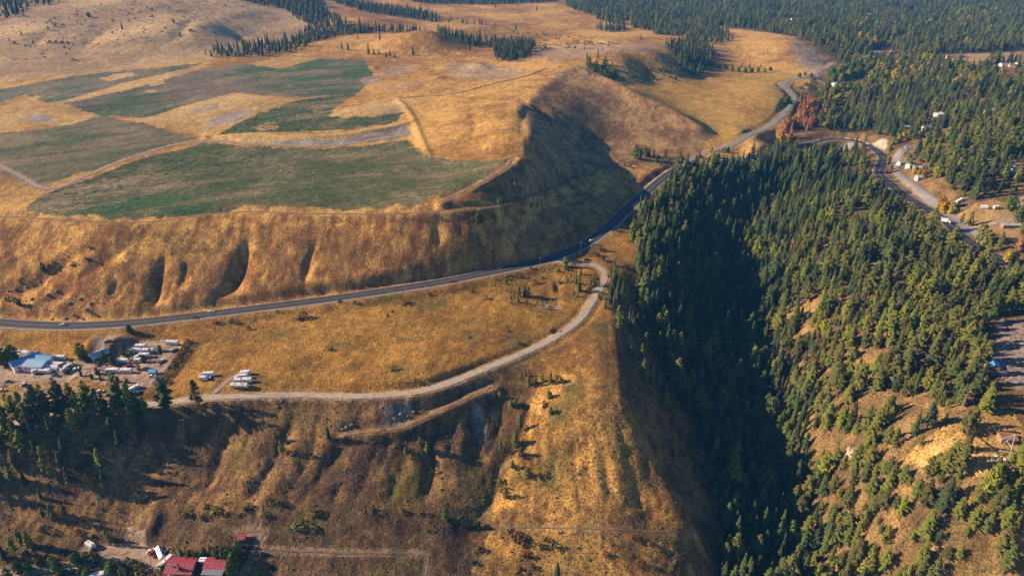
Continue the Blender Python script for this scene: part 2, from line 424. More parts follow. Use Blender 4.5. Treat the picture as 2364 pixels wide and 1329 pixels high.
def bank(pix, h, w):
    d = poly_dist(GX, GY, resample(gline(pix), 6), reach=6 * w)
    GZ[:] = GZ + h * np.exp(-(d / w) ** 2)
bank([(560,482),(640,488),(760,490),(880,492),(1000,490),(1090,488),(1150,478)], 1.6, 3)
bank([(920,238),(945,262),(965,300),(985,350),(992,361)], 1.8, 3.5)
bank([(870,242),(920,238)], 2.2, 4)
bank([(475,318),(560,314),(700,318),(800,312),(880,300),(945,284)], 2.4, 4)
bank([(1335,167),(1390,189),(1450,219),(1510,246),(1560,270),(1612,304)], 8, 17)
bank([(1182,372),(1226,379),(1236,332),(1222,290),(1202,252),(1255,206),(1300,171)], 2.2, 11)
bank([(1180,368),(1120,365),(1000,362)], 1.0, 3)
bank([(1140,895),(1060,925),(1000,955),(945,985),(870,994)], 0.9, 3)
bank([(1420,728),(1426,800),(1432,870),(1440,930),(1465,990),(1503,1062),(1545,1135),(1590,1212),(1635,1292)], 1.4, 5)
bank([(435,790),(420,815),(395,850),(370,888)], 0.8, 2.5)
bank([(370,888),(350,905),(310,915)], 1.2, 4)

# ---- roads, cut into the slopes: name, photo polyline, width, verge
ROADS = {
 'highway': ([(-220,715),(-90,735),(0,746),(150,752),(300,746),(450,729),(600,711),(750,693),(900,672),(1050,648),(1180,620),(1290,589),(1360,558),(1410,520),(1440,490),(1480,455),(1530,412),(1575,388),(1649,376),(1733,366),(1821,352),(1885,327),(1936,321),(1987,328),(2006,339),(2028,352),(2040,366),(2035,383),(2031,402),(2055,425),(2080,446),(2110,466),(2150,490),(2185,515),(2220,545),(2260,570),(2300,592),(2364,622),(2440,655)], 11.0),
 'gravel_road': ([(-160,1030),(-60,1005),(60,972),(180,951),(300,937),(420,925),(500,916),(600,912),(700,912),(800,914),(900,911),(960,904),(1020,888),(1100,858),(1200,818),(1280,779),(1338,737),(1366,697),(1388,660),(1397,640),(1390,622),(1372,610),(1340,606),(1300,606),(1262,605)], 5.2),
 'side_road': ([(1560,385),(1600,366),(1650,347),(1700,330),(1750,306),(1790,279),(1818,250),(1833,227),(1822,212),(1810,202),(1812,192),(1828,185),(1860,180),(1885,172),(1896,162)], 8.5),
 'hill_road': ([(2100,335),(2082,350),(2067,370),(2067,390),(2082,408),(2108,425),(2140,450),(2165,470),(2195,498),(2230,522),(2265,540)], 8.5),
}
TRACKS = {
 'field_track': ([(-60,350),(0,382),(50,407),(100,436),(140,432),(200,405),(300,365),(400,335),(480,322)], 6),
 'bank_track': ([(480,324),(560,331),(640,335),(720,338),(800,334),(870,322),(940,312)], 6),
 'brow_track': ([(-60,502),(60,502),(150,510),(250,514),(330,514),(400,506),(480,496),(560,489),(680,494),(800,497),(920,496),(1020,490),(1120,482),(1180,467),(1250,444),(1310,420),(1350,405),(1400,388),(1440,377),(1500,362),(1535,372)], 3.5),
 'corner_track': ([(1182,370),(1165,392),(1130,413),(1080,438),(1020,470)], 3.5),
 'plateau_track': ([(920,226),(1000,222),(1060,214),(1130,196),(1200,180),(1262,158)], 4.5),
 'ridge_track': ([(1345,165),(1380,195),(1430,230),(1480,275)], 3),
 'yard_road': ([(-80,790),(0,806),(60,820),(120,832),(180,842),(210,850)], 6),
 'yard_drive': ([(-60,868),(0,876),(80,876),(150,872),(210,862),(280,820),(330,795),(395,797)], 7),
 'meadow_track': ([(0,935),(60,912),(120,890),(150,872)], 3.2),
 'gate_track': ([(480,914),(510,890),(535,870),(560,858)], 3.2),
 'house_drive': ([(-40,1322),(60,1318),(140,1310),(200,1300),(260,1292),(300,1288),(330,1280),(350,1290),(380,1305)], 5),
 'upper_drive': ([(200,1268),(250,1268),(300,1262),(340,1272),(360,1290)], 6),
 'paddock_path': ([(560,1329),(585,1280),(605,1235),(622,1225),(555,1228)], 2.2),
 'fence_path': ([(606,1268),(700,1272),(800,1276),(900,1276),(984,1280),(982,1329)], 1.6),
 'slope_path': ([(596,1155),(605,1170),(598,1200),(585,1225)], 1.6),
 'old_road': ([(1140,892),(1060,922),(1000,952),(945,982),(870,993),(800,996)], 3.5),
 'contour_path': ([(1140,1217),(1250,1217),(1400,1220),(1520,1228),(1600,1236)], 1.4),
 'ravine_track': ([(1198,230),(1240,258),(1300,288),(1360,310),(1430,332)], 3),
 'pit_track': ([(1900,160),(1915,152),(1920,145)], 9),
 'hill_drive': ([(1885,175),(1892,188),(1912,195),(1930,195)], 4),
 'ranch_drive': ([(2150,465),(2165,470),(2195,478),(2230,475)], 4),
 'farm_lane': ([(2230,528),(2270,520),(2310,515),(2364,505),(2420,500)], 6),
 'farm_loop': ([(2300,513),(2340,505),(2352,490),(2348,470),(2364,455),(2420,440)], 4),
 'camp_lane': ([(2040,640),(2025,625),(2020,605)], 3.5),
}
ROADXY = {}
def cut_road(name, pix, width, step=4.0, shoulder=5.0):
    line = resample(gline(pix), step)
    if name in ('fence_path', 'paddock_path', 'slope_path', 'contour_path', 'ridge_track'):
        ROADXY[name] = (line, width); return
    z = height(line[:, 0], line[:, 1])
    k = np.ones(11) / 11
    zs = np.convolve(np.pad(z, 5, mode='edge'), k, mode='valid')
    zs = np.convolve(np.pad(zs, 5, mode='edge'), k, mode='valid')
    d, t = poly_dist(GX, GY, line, True, width + 6 * shoulder)
    zr = np.interp(t, np.linspace(0, 1, len(zs)), zs)
    w = 1 - smooth(width / 2 + 0.8 + 0.002 * GY, width / 2 + shoulder + 0.004 * GY, d)
    GZ[:] = GZ * (1 - w) + zr * w
    ROADXY[name] = (line, width)
for n_, (pix, wd) in TRACKS.items(): cut_road(n_, pix, wd, 4.0, 3.0)
for n_ in ('hill_road', 'side_road', 'gravel_road', 'highway'):
    cut_road(n_, ROADS[n_][0], ROADS[n_][1], 4.0, 9.0 if n_ == 'highway' else 5.0)

# ditches that border the roads
def ditch(name, side, off, dep, wid, t0=0.0, t1=1.0):
    line, wd = ROADXY[name]
    tan = np.gradient(line, axis=0); tan /= np.linalg.norm(tan, axis=1)[:, None]
    nrm = np.stack([-tan[:, 1], tan[:, 0]], -1)
    L = (line + nrm * side * (wd / 2 + off))[int(t0 * len(line)):max(2, int(t1 * len(line)))]
    d = poly_dist(GX, GY, L, reach=6 * wid)
    GZ[:] = GZ - dep * np.exp(-(d / wid) ** 2)
ditch('highway', 1, 4.5, 1.6, 2.6, 0.0, 0.62)
ditch('gravel_road', 1, 3.0, 0.8, 1.6, 0.45, 0.9)
ditch('gravel_road', -1, 3.4, 0.9, 1.8, 0.55, 0.85)
# ------------------------------------------------------------------ ground colours (albedo of grass, soil, crops)
C = np.zeros((NR, NC, 3))
wx = GX + (fbm(GX / 14, GY / 14, 51, 3) - 0.5) * (5 + GY * 0.006)
wy = GY + (fbm(GX / 14, GY / 14, 57, 3) - 0.5) * (7 + GY * 0.012)
n_big = fbm(GX / 90, GY / 120, 61, 4)
n_mid = fbm(GX / 22, GY / 26, 63, 4)
n_fine = fbm(GX / 5, GY / 6, 67, 3)
n_tuft = fbm(GX / 2.0, GY / 2.2, 69, 2)
def gpoly(pix):
    p = np.array(pix, float); x, y, z = ground(p[:, 0], p[:, 1], GZ_BASE)
    return np.stack([x, y], -1)
def inside(pix, warped=True):
    return in_poly(wx if warped else GX, wy if warped else GY, gpoly(pix))
def mixc(a, b, t):
    return np.array(a) * (1 - t[..., None]) + np.array(b) * t[..., None]
def paint(m, colr, amt=1.0):
    a = (m * amt)[..., None] if not np.isscalar(m) else m
    C[:] = C * (1 - a) + colr * a

n_str = fbm((GX + warp * .2) / 3.0, GY / 8.5, 95, 3)
n_hi = fbm(GX / 1.6, GY / 2.6, 97, 2)
t1 = np.clip(0.5 + (n_mid - 0.5) * 1.8 + (n_fine - 0.5) * 1.6 + (n_str - 0.5) * 1.6 + (n_hi - 0.5) * 0.9, 0, 1)
t2 = np.clip(0.5 + (n_big - 0.5) * 2.4 + (n_mid - 0.5) * 1.2 + (n_fine - 0.5) * 1.0 + (n_hi - 0.5) * 0.9 + (n_str - 0.5) * 0.5, 0, 1)
PALE = mixc((0.285, 0.143, 0.040), (0.60, 0.342, 0.094), t2)
C[:] = PALE
ZONES = [
 # far left hill
 ([(-700,200),(0,190),(300,160),(470,135),(600,125),(760,70),(760,-60),(300,-110),(-700,-110)], (0.33,0.215,0.108), (0.54,0.36,0.17), t2),
 # plateau behind the right spur, flat fan field
 ([(1640,325),(1470,215),(1500,190),(1700,140),(1850,175),(1810,195),(1832,228),(1790,285),(1700,332)], (0.30,0.168,0.038), (0.47,0.285,0.066), t2),
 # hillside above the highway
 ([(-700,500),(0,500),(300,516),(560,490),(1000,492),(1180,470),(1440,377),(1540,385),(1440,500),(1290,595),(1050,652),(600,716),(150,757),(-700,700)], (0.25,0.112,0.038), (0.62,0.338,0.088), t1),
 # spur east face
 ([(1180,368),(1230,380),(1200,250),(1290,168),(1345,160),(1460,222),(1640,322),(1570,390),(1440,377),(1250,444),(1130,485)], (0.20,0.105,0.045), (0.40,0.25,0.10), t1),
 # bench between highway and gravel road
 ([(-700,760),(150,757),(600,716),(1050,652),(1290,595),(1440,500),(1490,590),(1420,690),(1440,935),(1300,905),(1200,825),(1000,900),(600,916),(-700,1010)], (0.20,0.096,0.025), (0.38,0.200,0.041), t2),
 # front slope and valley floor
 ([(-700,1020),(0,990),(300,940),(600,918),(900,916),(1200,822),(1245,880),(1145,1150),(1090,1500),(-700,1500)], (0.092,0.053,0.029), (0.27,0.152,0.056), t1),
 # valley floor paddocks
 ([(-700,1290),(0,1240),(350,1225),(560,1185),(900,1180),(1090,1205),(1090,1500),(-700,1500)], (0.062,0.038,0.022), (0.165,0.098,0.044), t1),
 # spur face
 ([(1245,880),(1340,850),(1440,930),(1665,1329),(1700,1500),(1090,1500),(1145,1150)], (0.18,0.091,0.030), (0.49,0.262,0.064), t1),
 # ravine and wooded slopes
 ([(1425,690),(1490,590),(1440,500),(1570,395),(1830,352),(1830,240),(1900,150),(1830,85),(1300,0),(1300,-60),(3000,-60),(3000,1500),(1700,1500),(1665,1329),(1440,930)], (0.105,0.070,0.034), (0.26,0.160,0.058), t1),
]
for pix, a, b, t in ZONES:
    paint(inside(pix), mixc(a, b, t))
# red-brown weeds, olive patches
paint(inside([(-100,640),(300,600),(700,520),(1100,500),(1250,590),(1040,640),(500,700),(0,735)]) * smooth(0.5, 0.68, n_mid * 0.6 + n_big * 0.4), mixc((0.20, 0.075, 0.035), (0.27, 0.12, 0.05), n_fine), 0.65)
paint(inside([(1280,480),(1440,420),(1500,400),(1420,500),(1290,585),(1150,610)]) * smooth(0.42, 0.6, n_mid), mixc((0.22, 0.085, 0.035), (0.30, 0.14, 0.05), n_fine), 0.6)
olive = mixc((0.11, 0.095, 0.026), (0.19, 0.15, 0.035), n_fine)
paint(smooth(0.60, 0.72, fbm(GX / 30, GY / 30, 77, 3)) * (GY < 620), olive, 0.3)
paint(smooth(0.60, 0.74, fbm(GX / 11, GY / 11, 79, 3)) * (GY < 620), mixc((0.10, 0.055, 0.028), (0.15, 0.09, 0.035), n_fine), 0.45)
for u, v, rx, ry in [(905,847,5,4),(650,770,9,6),(990,700,16,7),(765,798,5,3),(818,845,6,4),(1325,900,6,6),(1295,940,7,6),(715,1195,8,5),(1085,775,6,4),(1210,800,9,9),(890,690,12,5),(1390,760,5,5),(940,1120,9,8),(1110,1130,9,8),(1280,1080,9,6)]:
    x, y, z = ground(u, v, GZ_BASE)
    paint(np.exp(-((wx - x[0]) / rx) ** 4 - ((wy - y[0]) / (ry * 1.6)) ** 4), olive * 0.85, 0.75)

# ---- crops: curved rows; PHI is the row coordinate
XR = np.linspace(-1400, 600, 400)
ANG = 0.55 - 0.62 * smooth(-420, 60, XR)
GR = np.concatenate([[0], np.cumsum(np.tan(ANG[:-1]) * np.diff(XR))])
def row_g(x): return np.interp(x, XR, GR)
PHI = GY - row_g(GX)
streak = fbm(PHI / 13, GX / 70, 81, 4)
streak2 = fbm(PHI / 3.2, GX / 40, 83, 3)
spot = fbm(GX / 60, GY / 70, 85, 3)
hx = GX + (fbm(GX / 9, GY / 9, 52, 3) - 0.5) * 9; hy = GY + (fbm(GX / 9, GY / 9, 58, 3) - 0.5) * 12
def crop(pix, dull, green, bias):
    m = in_poly(hx, hy, gpoly(pix))
    t = np.clip(0.5 + (streak - 0.5) * 1.5 + (spot - 0.5) * 1.6 + (streak2 - 0.5) * 1.2 + (n_fine - 0.5) * 0.9 + (n_hi - 0.5) * 0.6 + bias, 0, 1)
    paint(m, mixc(dull, green, t))
    return m
FIELD_MAIN = [(90,452),(200,415),(320,367),(470,331),(560,338),(720,344),(830,338),(935,322),(985,362),(1170,370),(1150,393),(1115,413),(1060,438),(960,474),(870,482),(700,480),(600,474),(540,482),(470,490),(370,500),(280,503),(150,497),(60,490)]
FIELD_LEFT = [(-300,420),(0,400),(95,432),(300,362),(455,322),(330,284),(230,268),(130,292),(0,308),(-300,340)]
FIELD_BACK = [(145,241),(300,206),(470,161),(560,145),(650,160),(740,136),(840,136),(865,180),(825,216),(690,226),(540,214),(330,274),(235,266)]
FIELD_BLUE = [(-300,240),(0,206),(200,172),(470,146),(390,168),(300,187),(170,230),(110,240),(60,218),(0,238),(-300,270)]
FIELD_MID = [(500,313),(590,262),(700,230),(830,214),(770,250),(760,272),(800,274),(930,263),(910,284),(800,300),(600,307)]
crop(FIELD_MAIN, (0.200, 0.155, 0.080), (0.082, 0.100, 0.036), 0.06)
paint(inside([(120,478),(330,452),(420,450),(500,466),(480,490),(370,501),(250,503),(140,498)]) * smooth(0.36, 0.55, streak), mixc((0.05, 0.11, 0.036), (0.034, 0.12, 0.046), n_fine), 0.75)
crop(FIELD_LEFT, (0.205, 0.158, 0.09), (0.082, 0.100, 0.042), -0.02)
crop(FIELD_BACK, (0.190, 0.140, 0.098), (0.062, 0.098, 0.038), -0.02)
paint(inside([(480,160),(640,150),(740,137),(840,136),(865,180),(825,216),(690,222),(580,200)], False) * smooth(0.40, 0.58, streak), mixc((0.05, 0.10, 0.035), (0.06, 0.125, 0.035), n_fine), 0.85)
crop(FIELD_BLUE, (0.19, 0.16, 0.105), (0.075, 0.115, 0.058), 0.16)
crop(FIELD_MID, (0.20, 0.155, 0.085), (0.058, 0.10, 0.034), 0.10)
blot = smooth(0.56, 0.70, fbm(GX / 34, GY / 44, 87, 4))
for pix in (FIELD_MAIN, FIELD_LEFT, FIELD_BACK, FIELD_MID, FIELD_BLUE): paint(in_poly(hx, hy, gpoly(pix)) * blot, mixc((0.24, 0.18, 0.10), (0.30, 0.22, 0.125), n_fine), 0.6)
GOLD = mixc((0.40, 0.235, 0.078), (0.56, 0.37, 0.15), t2)
for pix in ([(0,246),(85,220),(95,238),(150,243),(232,266),(160,290),(60,284),(0,303),(-200,320),(-200,270)], [(325,275),(540,217),(690,226),(640,250),(480,314),(400,305)],
            [(758,270),(800,250),(870,232),(930,240),(938,262),(860,273)], [(570,148),(650,130),(740,133),(650,159)], [(225,181),(290,168),(322,172),(250,188)],
            [(115,241),(300,190),(470,150),(490,153),(300,206),(150,240)], [(345,194),(382,188),(385,193),(350,199)], [(335,211),(355,207),(358,212),(340,215)],
            [(480,318),(560,311),(700,312),(800,305),(940,284),(948,292),(870,308),(800,318),(700,326),(560,326)]):
    paint(inside(pix), GOLD)
paint(inside([(585,290),(625,282),(640,295),(600,304)]), GOLD, 0.7)
# ---- bare soil and gravel
SOIL = mixc((0.27, 0.185, 0.13), (0.40, 0.285, 0.205), t1)
GREY = mixc((0.23, 0.205, 0.18), (0.36, 0.32, 0.28), t1)
soil_m = np.zeros((NR, NC))
for pix, colr, amt in [
  ([(0,800),(60,815),(120,828),(200,843),(222,790),(262,784),(300,785),(400,786),(432,792),(402,835),(366,890),(330,896),(250,880),(150,885),(0,886),(-120,880),(-120,790)], SOIL, 0.95),
  ([(20,905),(150,895),(260,905),(330,915),(260,930),(100,935),(0,940)], SOIL, 0.45),
  ([(560,328),(700,325),(800,320),(880,308),(935,290),(948,312),(870,326),(800,335),(720,340),(640,337)], GREY, 0.95),
  ([(1020,155),(1060,146),(1130,150),(1210,158),(1200,178),(1120,186),(1050,178)], GREY, 0.45),
  ([(1180,115),(1300,105),(1420,100),(1540,105),(1500,120),(1380,128),(1260,140)], mixc((0.33,0.22,0.14),(0.42,0.30,0.19),t1), 0.7),
  ([(1826,90),(1850,100),(1890,125),(1922,145),(1895,165),(1865,172),(1845,150),(1832,120)], GREY, 0.6),
  ([(290,1206),(345,1222),(332,1255),(380,1300),(355,1318),(325,1290),(290,1282),(200,1275),(190,1264),(250,1260),(285,1240)], SOIL, 0.95),
  ([(1925,333),(1985,335),(1965,352),(1935,355)], GREY, 0.9), ([(1998,335),(2045,322),(2048,350),(2020,350)], mixc((0.50,0.40,0.26),(0.60,0.50,0.36),t1), 0.85),
  ([(1955,1026),(1980,1035),(1992,1060),(1970,1062),(1955,1045)], mixc((0.56,0.44,0.28),(0.66,0.56,0.40),t1), 0.95),
  ([(2300,738),(2364,745),(2500,760),(2500,900),(2364,905),(2320,880),(2296,800)], mixc((0.25,0.185,0.15),(0.33,0.25,0.20),n_mid), 0.95),
  ([(2265,975),(2330,965),(2364,1000),(2364,1040),(2330,1010)], SOIL, 0.7),
  ([(870,160),(950,150),(965,165),(900,175)], SOIL, 0.7), ([(830,180),(880,175),(880,190),(840,200)], SOIL, 0.8), ([(880,195),(980,185),(960,205),(880,210)], SOIL, 0.35),
  ([(1245,690),(1290,695),(1300,712),(1265,718),(1245,706)], SOIL, 0.7), ([(880,250),(925,245),(930,262),(890,266)], SOIL, 0.3),
  ([(60,270),(110,262),(125,280),(70,284)], GREY, 0.8), ([(440,255),(520,240),(500,256),(440,262)], GREY, 0.75), ([(480,275),(560,255),(590,258),(540,280),(480,290)], GREY, 0.8),
  ([(880,940),(960,935),(950,975),(890,985)], GREY, 0.45), ([(1085,930),(1125,940),(1130,1000),(1100,1010)], GREY, 0.4),
  ([(2170,465),(2240,470),(2364,462),(2364,560),(2230,520)], mixc((0.27,0.17,0.07),(0.38,0.24,0.10),t2), 0.9),
  ([(2150,128),(2364,120),(2364,150),(2280,140),(2240,160),(2180,145)], mixc((0.36,0.24,0.12),(0.44,0.30,0.15),t2), 0.9),
  ([(2300,180),(2364,175),(2364,200),(2310,198)], mixc((0.36,0.24,0.12),(0.44,0.30,0.15),t2), 0.9),
  ([(2080,1060),(2160,1000),(2250,950),(2340,950),(2364,1000),(2364,1080),(2240,1110),(2180,1090)], mixc((0.36,0.21,0.06),(0.48,0.30,0.10),t2), 0.9),
  ([(1640,0),(1660,0),(1660,10),(1640,10)], SOIL, 0.0)]:
    m = inside(pix); paint(m, colr, amt); soil_m = np.maximum(soil_m, m * amt)
# wear along every road and track
for n_, (line, wd) in ROADXY.items():
    d = poly_dist(GX, GY, line, reach=40)
    soft = wd / 2 + 0.3
    paint((1 - smooth(soft, soft + 1.6 + GY * 0.001, d)) * (0.8 if n_ in ROADS else 0.25 if n_ in ('old_road', 'contour_path', 'ridge_track', 'slope_path', 'ravine_track', 'plateau_track', 'brow_track') else 0.55), SOIL if n_ not in ('highway',) else GREY * 0.85)
C *= (0.72 + 0.56 * n_tuft)[..., None]
C *= (0.86 + 0.28 * fbm(GX / 3.3, GY / 9.0, 91, 2))[..., None]

# ------------------------------------------------------------------ terrain mesh
def ground_material():
    m = bpy.data.materials.new("ground_cover"); m.use_nodes = True
    nt = m.node_tree; b = nt.nodes["Principled BSDF"]
    b.inputs["Roughness"].default_value = 0.95; b.inputs["Specular IOR Level"].default_value = 0.08
    at = nt.nodes.new("ShaderNodeAttribute"); at.attribute_name = "ground"
    tc = nt.nodes.new("ShaderNodeTexCoord")
    def nz(scale, detail):
        n = nt.nodes.new("ShaderNodeTexNoise"); n.inputs["Scale"].default_value = scale; n.inputs["Detail"].default_value = detail
        n.inputs["Roughness"].default_value = 0.65
        nt.links.new(tc.outputs["Object"], n.inputs["Vector"]); return n.outputs["Fac"]
    def mr(src, lo, hi, a=0.3, z=0.7):
        q = nt.nodes.new("ShaderNodeMapRange"); q.inputs["From Min"].default_value = a; q.inputs["From Max"].default_value = z
        q.inputs["To Min"].default_value = lo; q.inputs["To Max"].default_value = hi
        nt.links.new(src, q.inputs["Value"]); return q.outputs[0]
    f1 = nz(0.9, 6); f2 = nz(0.09, 4)
    mu = nt.nodes.new("ShaderNodeMath"); mu.operation = 'MULTIPLY'
    nt.links.new(mr(f1, 0.25, 1.75, 0.33, 0.67), mu.inputs[0]); nt.links.new(mr(f2, 0.8, 1.2), mu.inputs[1])
    vm = nt.nodes.new("ShaderNodeVectorMath"); vm.operation = 'SCALE'
    nt.links.new(at.outputs["Color"], vm.inputs[0]); nt.links.new(mu.outputs[0], vm.inputs["Scale"])
    nt.links.new(vm.outputs[0], b.inputs["Base Color"])
    bp = nt.nodes.new("ShaderNodeBump"); bp.inputs["Strength"].default_value = 0.55; bp.inputs["Distance"].default_value = 0.6
    nt.links.new(f1, bp.inputs["Height"]); nt.links.new(bp.outputs[0], b.inputs["Normal"])
    return m
MAT['ground'] = ground_material()

idx = np.arange(NR * NC).reshape(NR, NC)
quads = np.stack([idx[:-1, :-1], idx[:-1, 1:], idx[1:, 1:], idx[1:, :-1]], -1).reshape(-1, 4)
me = fast_mesh("terrain", np.stack([GX, GY, GZ], -1).reshape(-1, 3), quads, [MAT['ground']], smooth_shade=True)
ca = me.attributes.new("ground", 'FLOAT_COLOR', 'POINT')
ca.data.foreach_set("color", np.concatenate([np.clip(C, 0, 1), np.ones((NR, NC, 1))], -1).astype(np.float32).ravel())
terrain = bpy.data.objects.new("terrain", me); col.objects.link(terrain)
tag(terrain, "dry grassy hills, benches, fields and the ravine sides", None, None, "structure")

# ------------------------------------------------------------------ roads as sheets just above the ground
def strip(name, line, offs, lift, mat, jitter=0.0, parent=None):
    """a ribbon along a ground line between the two offsets (left positive), on the terrain"""
    line = np.asarray(line)
    tan = np.gradient(line, axis=0); tan /= np.linalg.norm(tan, axis=1)[:, None]
    nrm = np.stack([-tan[:, 1], tan[:, 0]], -1)
    K = 5
    o = np.linspace(offs[0], offs[1], K)
    V = []
    for q in range(K):
        oo = np.full(len(line), o[q])
        if jitter and q in (0, K - 1): oo = oo + rng.normal(0, jitter, len(line))
        P = line + nrm * oo[:, None]
        V.append(np.column_stack([P, height(P[:, 0], P[:, 1]) + lift + 0.0003 * P[:, 1]]))
    V = np.stack(V, 1); n = len(line)
    ii = np.arange(n * K).reshape(n, K)
    Q = np.stack([ii[:-1, 1:], ii[:-1, :-1], ii[1:, :-1], ii[1:, 1:]], -1).reshape(-1, 4)
    me = fast_mesh(name, V.reshape(-1, 3), Q, [mat], smooth_shade=True)
    ob = bpy.data.objects.new(name, me); col.objects.link(ob)
    if parent is not None: ob.parent = parent
    return ob
material('asphalt', (0.050, 0.047, 0.054), 0.8, 0.25, (0.25, 0.18))
material('old_asphalt', (0.24, 0.22, 0.20), 0.9, 0.2, (0.2, 0.15))
material('gravel', (0.40, 0.33, 0.25), 0.95, 0.1, (0.5, 0.22), bump=0.3)
material('dirt', (0.36, 0.265, 0.185), 0.95, 0.1, (0.4, 0.25), bump=0.3)
material('paint_white', (0.75, 0.74, 0.70), 0.7, 0.2)
material('paint_yellow', (0.45, 0.33, 0.12), 0.7, 0.2)
hl, hw = ROADXY['highway']
hl2 = resample(hl, 3.0)
kd = int(len(hl2) * 0.785)
highway = tag(strip('highway', hl2, (-hw/2, hw/2), 0.12, MAT['asphalt']), "dark two lane highway sweeping across the bench below the hillside", None, None, 'structure')
for off in (hw/2 - 0.9, -hw/2 + 0.7):
    strip('edge_line', hl2, (off, off + 0.14), 0.17, MAT['paint_white'], parent=highway)
strip('centre_line', hl2, (-0.13, 0.13), 0.17, MAT['paint_yellow'], parent=highway)
for s, w in ((1, 0.5), (-1, 1.3)):
    strip('gravel_shoulder', hl2, tuple(sorted((s * (hw/2 - 0.05), s * (hw/2 + w)))), 0.09, MAT['gravel'], 0.15, highway)
tag(strip('gravel_road', resample(ROADXY['gravel_road'][0], 2.5), (-2.45, 2.45), 0.10, MAT['gravel'], 0.22), "pale gravel road curving along the bench edge above the slope", None, None, 'structure')
tag(strip('side_road', resample(ROADXY['side_road'][0], 4), (-4.0, 4.0), 0.12, MAT['old_asphalt'], 0.15), "pale grey road bending round the flat field to the gravel pit", None, None, 'structure')
tag(strip('hill_road', resample(ROADXY['hill_road'][0], 4), (-4.0, 4.0), 0.12, MAT['old_asphalt'], 0.15), "pale road striped with tree shadows on the wooded right side", None, None, 'structure')
TL = {'field_track': "dirt track between the left crop fields", 'bank_track': "dirt track under the grey bank in the crop fields", 'brow_track': "dirt track along the brow above the highway hillside",
      'corner_track': "dirt track bordering the round corner of the main field", 'plateau_track': "double rut track across the dry plateau", 'ridge_track': "faint track down the lit ridge right of the plateau",
      'yard_road': "dirt road behind the blue roofed buildings", 'yard_drive': "dirt drive through the trailer yard", 'meadow_track': "dirt track below the blue roofed buildings",
      'gate_track': "short dirt track up to the parked trailers", 'house_drive': "dirt drive at the bottom left corner", 'upper_drive': "dirt drive past the red roofed house", 'paddock_path': "dirt path round the small red roofed shed",
      'fence_path': "narrow path along the paddock fence line", 'slope_path': "narrow path down the slope to the red shed", 'old_road': "overgrown old road bench on the front slope", 'contour_path': "thin path across the foot of the big spur",
      'ravine_track': "track down the shaded ravine of the spur", 'pit_track': "haul road inside the gravel pit", 'hill_drive': "drive to the white roofed house near the pit", 'ranch_drive': "dirt drive to the clearing beside the hill road",
      'farm_lane': "dirt lane through the clearing at the right edge", 'farm_loop': "curved dirt lane around the clearing at the right edge", 'camp_lane': "short lane hidden among the pines"}
material('worn_grass', (0.26, 0.165, 0.075), 0.95, 0.1, (0.5, 0.3), bump=0.3)
FAINT = ('old_road', 'contour_path', 'ridge_track', 'slope_path', 'ravine_track', 'fence_path', 'paddock_path', 'plateau_track', 'brow_track', 'corner_track')
for n_ in TRACKS:
    line, wd = ROADXY[n_]
    tag(strip('dirt_track', resample(line, 3), (-wd/2 * (0.55 if n_ in FAINT else 0.8), wd/2 * (0.55 if n_ in FAINT else 0.8)), 0.07, MAT['worn_grass' if n_ in FAINT else 'dirt'], 0.12 * wd, None), TL[n_], None, None, 'structure')
# ------------------------------------------------------------------ trees
material('bark', (0.13, 0.085, 0.06), 0.95, 0.1, (3.0, 0.3))
material('dead_wood', (0.30, 0.24, 0.20), 0.95, 0.1, (3.0, 0.25))
def leaf_material(name, color, hue=0.03, val=0.28, noise=0.35):
    """foliage: colour drifts from place to place and from tree to tree"""
    m = material(name, color, 0.9, 0.12, (0.9, noise), rand=(hue, val))
    return m
leaf_material('needles', (0.148, 0.155, 0.032), 0.025, 0.38)
leaf_material('needles_dark', (0.066, 0.090, 0.030), 0.02, 0.32)
leaf_material('rust_needles', (0.36, 0.14, 0.055), 0.02, 0.25)
leaf_material('leaf_green', (0.105, 0.135, 0.026), 0.03, 0.25)
leaf_material('leaf_yellow', (0.42, 0.27, 0.025), 0.02, 0.2)
leaf_material('leaf_lime', (0.24, 0.24, 0.03), 0.02, 0.2)
leaf_material('leaf_orange', (0.34, 0.155, 0.03), 0.02, 0.2)
leaf_material('shrub_green', (0.085, 0.105, 0.03), 0.03, 0.25)
leaf_material('shrub_olive', (0.155, 0.135, 0.035), 0.03, 0.25)
leaf_material('shrub_rust', (0.22, 0.11, 0.035), 0.02, 0.25)
leaf_material('sage', (0.16, 0.15, 0.10), 0.02, 0.2)

def orient_quads(P, N, sx, sy, r):
    """quads at points P facing N, with half sizes sx, sy"""
    N = N / np.linalg.norm(N, axis=1)[:, None]
    a = np.cross(N, r.normal(size=N.shape)); a /= np.linalg.norm(a, axis=1)[:, None]
    b = np.cross(N, a)
    sx = np.asarray(sx)[:, None]; sy = np.asarray(sy)[:, None]
    V = np.stack([P - a * sx, P - b * sy, P + a * sx, P + b * sy], 1).reshape(-1, 3)
    return V, np.arange(len(V)).reshape(-1, 4)

def trunk_mesh(h, r0, sides=6, lean=0.0):
    zs = [0, 0.12, 0.45, 1.0]; rr = [1.25, 0.95, 0.65, 0.08]
    V = []; F = []
    for k, (z, q) in enumerate(zip(zs, rr)):
        for s in range(sides):
            a = 2 * math.pi * s / sides
            V.append((math.cos(a) * r0 * q + lean * z * h, math.sin(a) * r0 * q, z * h - (0.8 if k == 0 else 0)))
    for k in range(len(zs) - 1):
        for s in range(sides):
            F.append((k*sides+s, k*sides+(s+1) % sides, (k+1)*sides+(s+1) % sides, (k+1)*sides+s))
    return np.array(V), np.array(F)

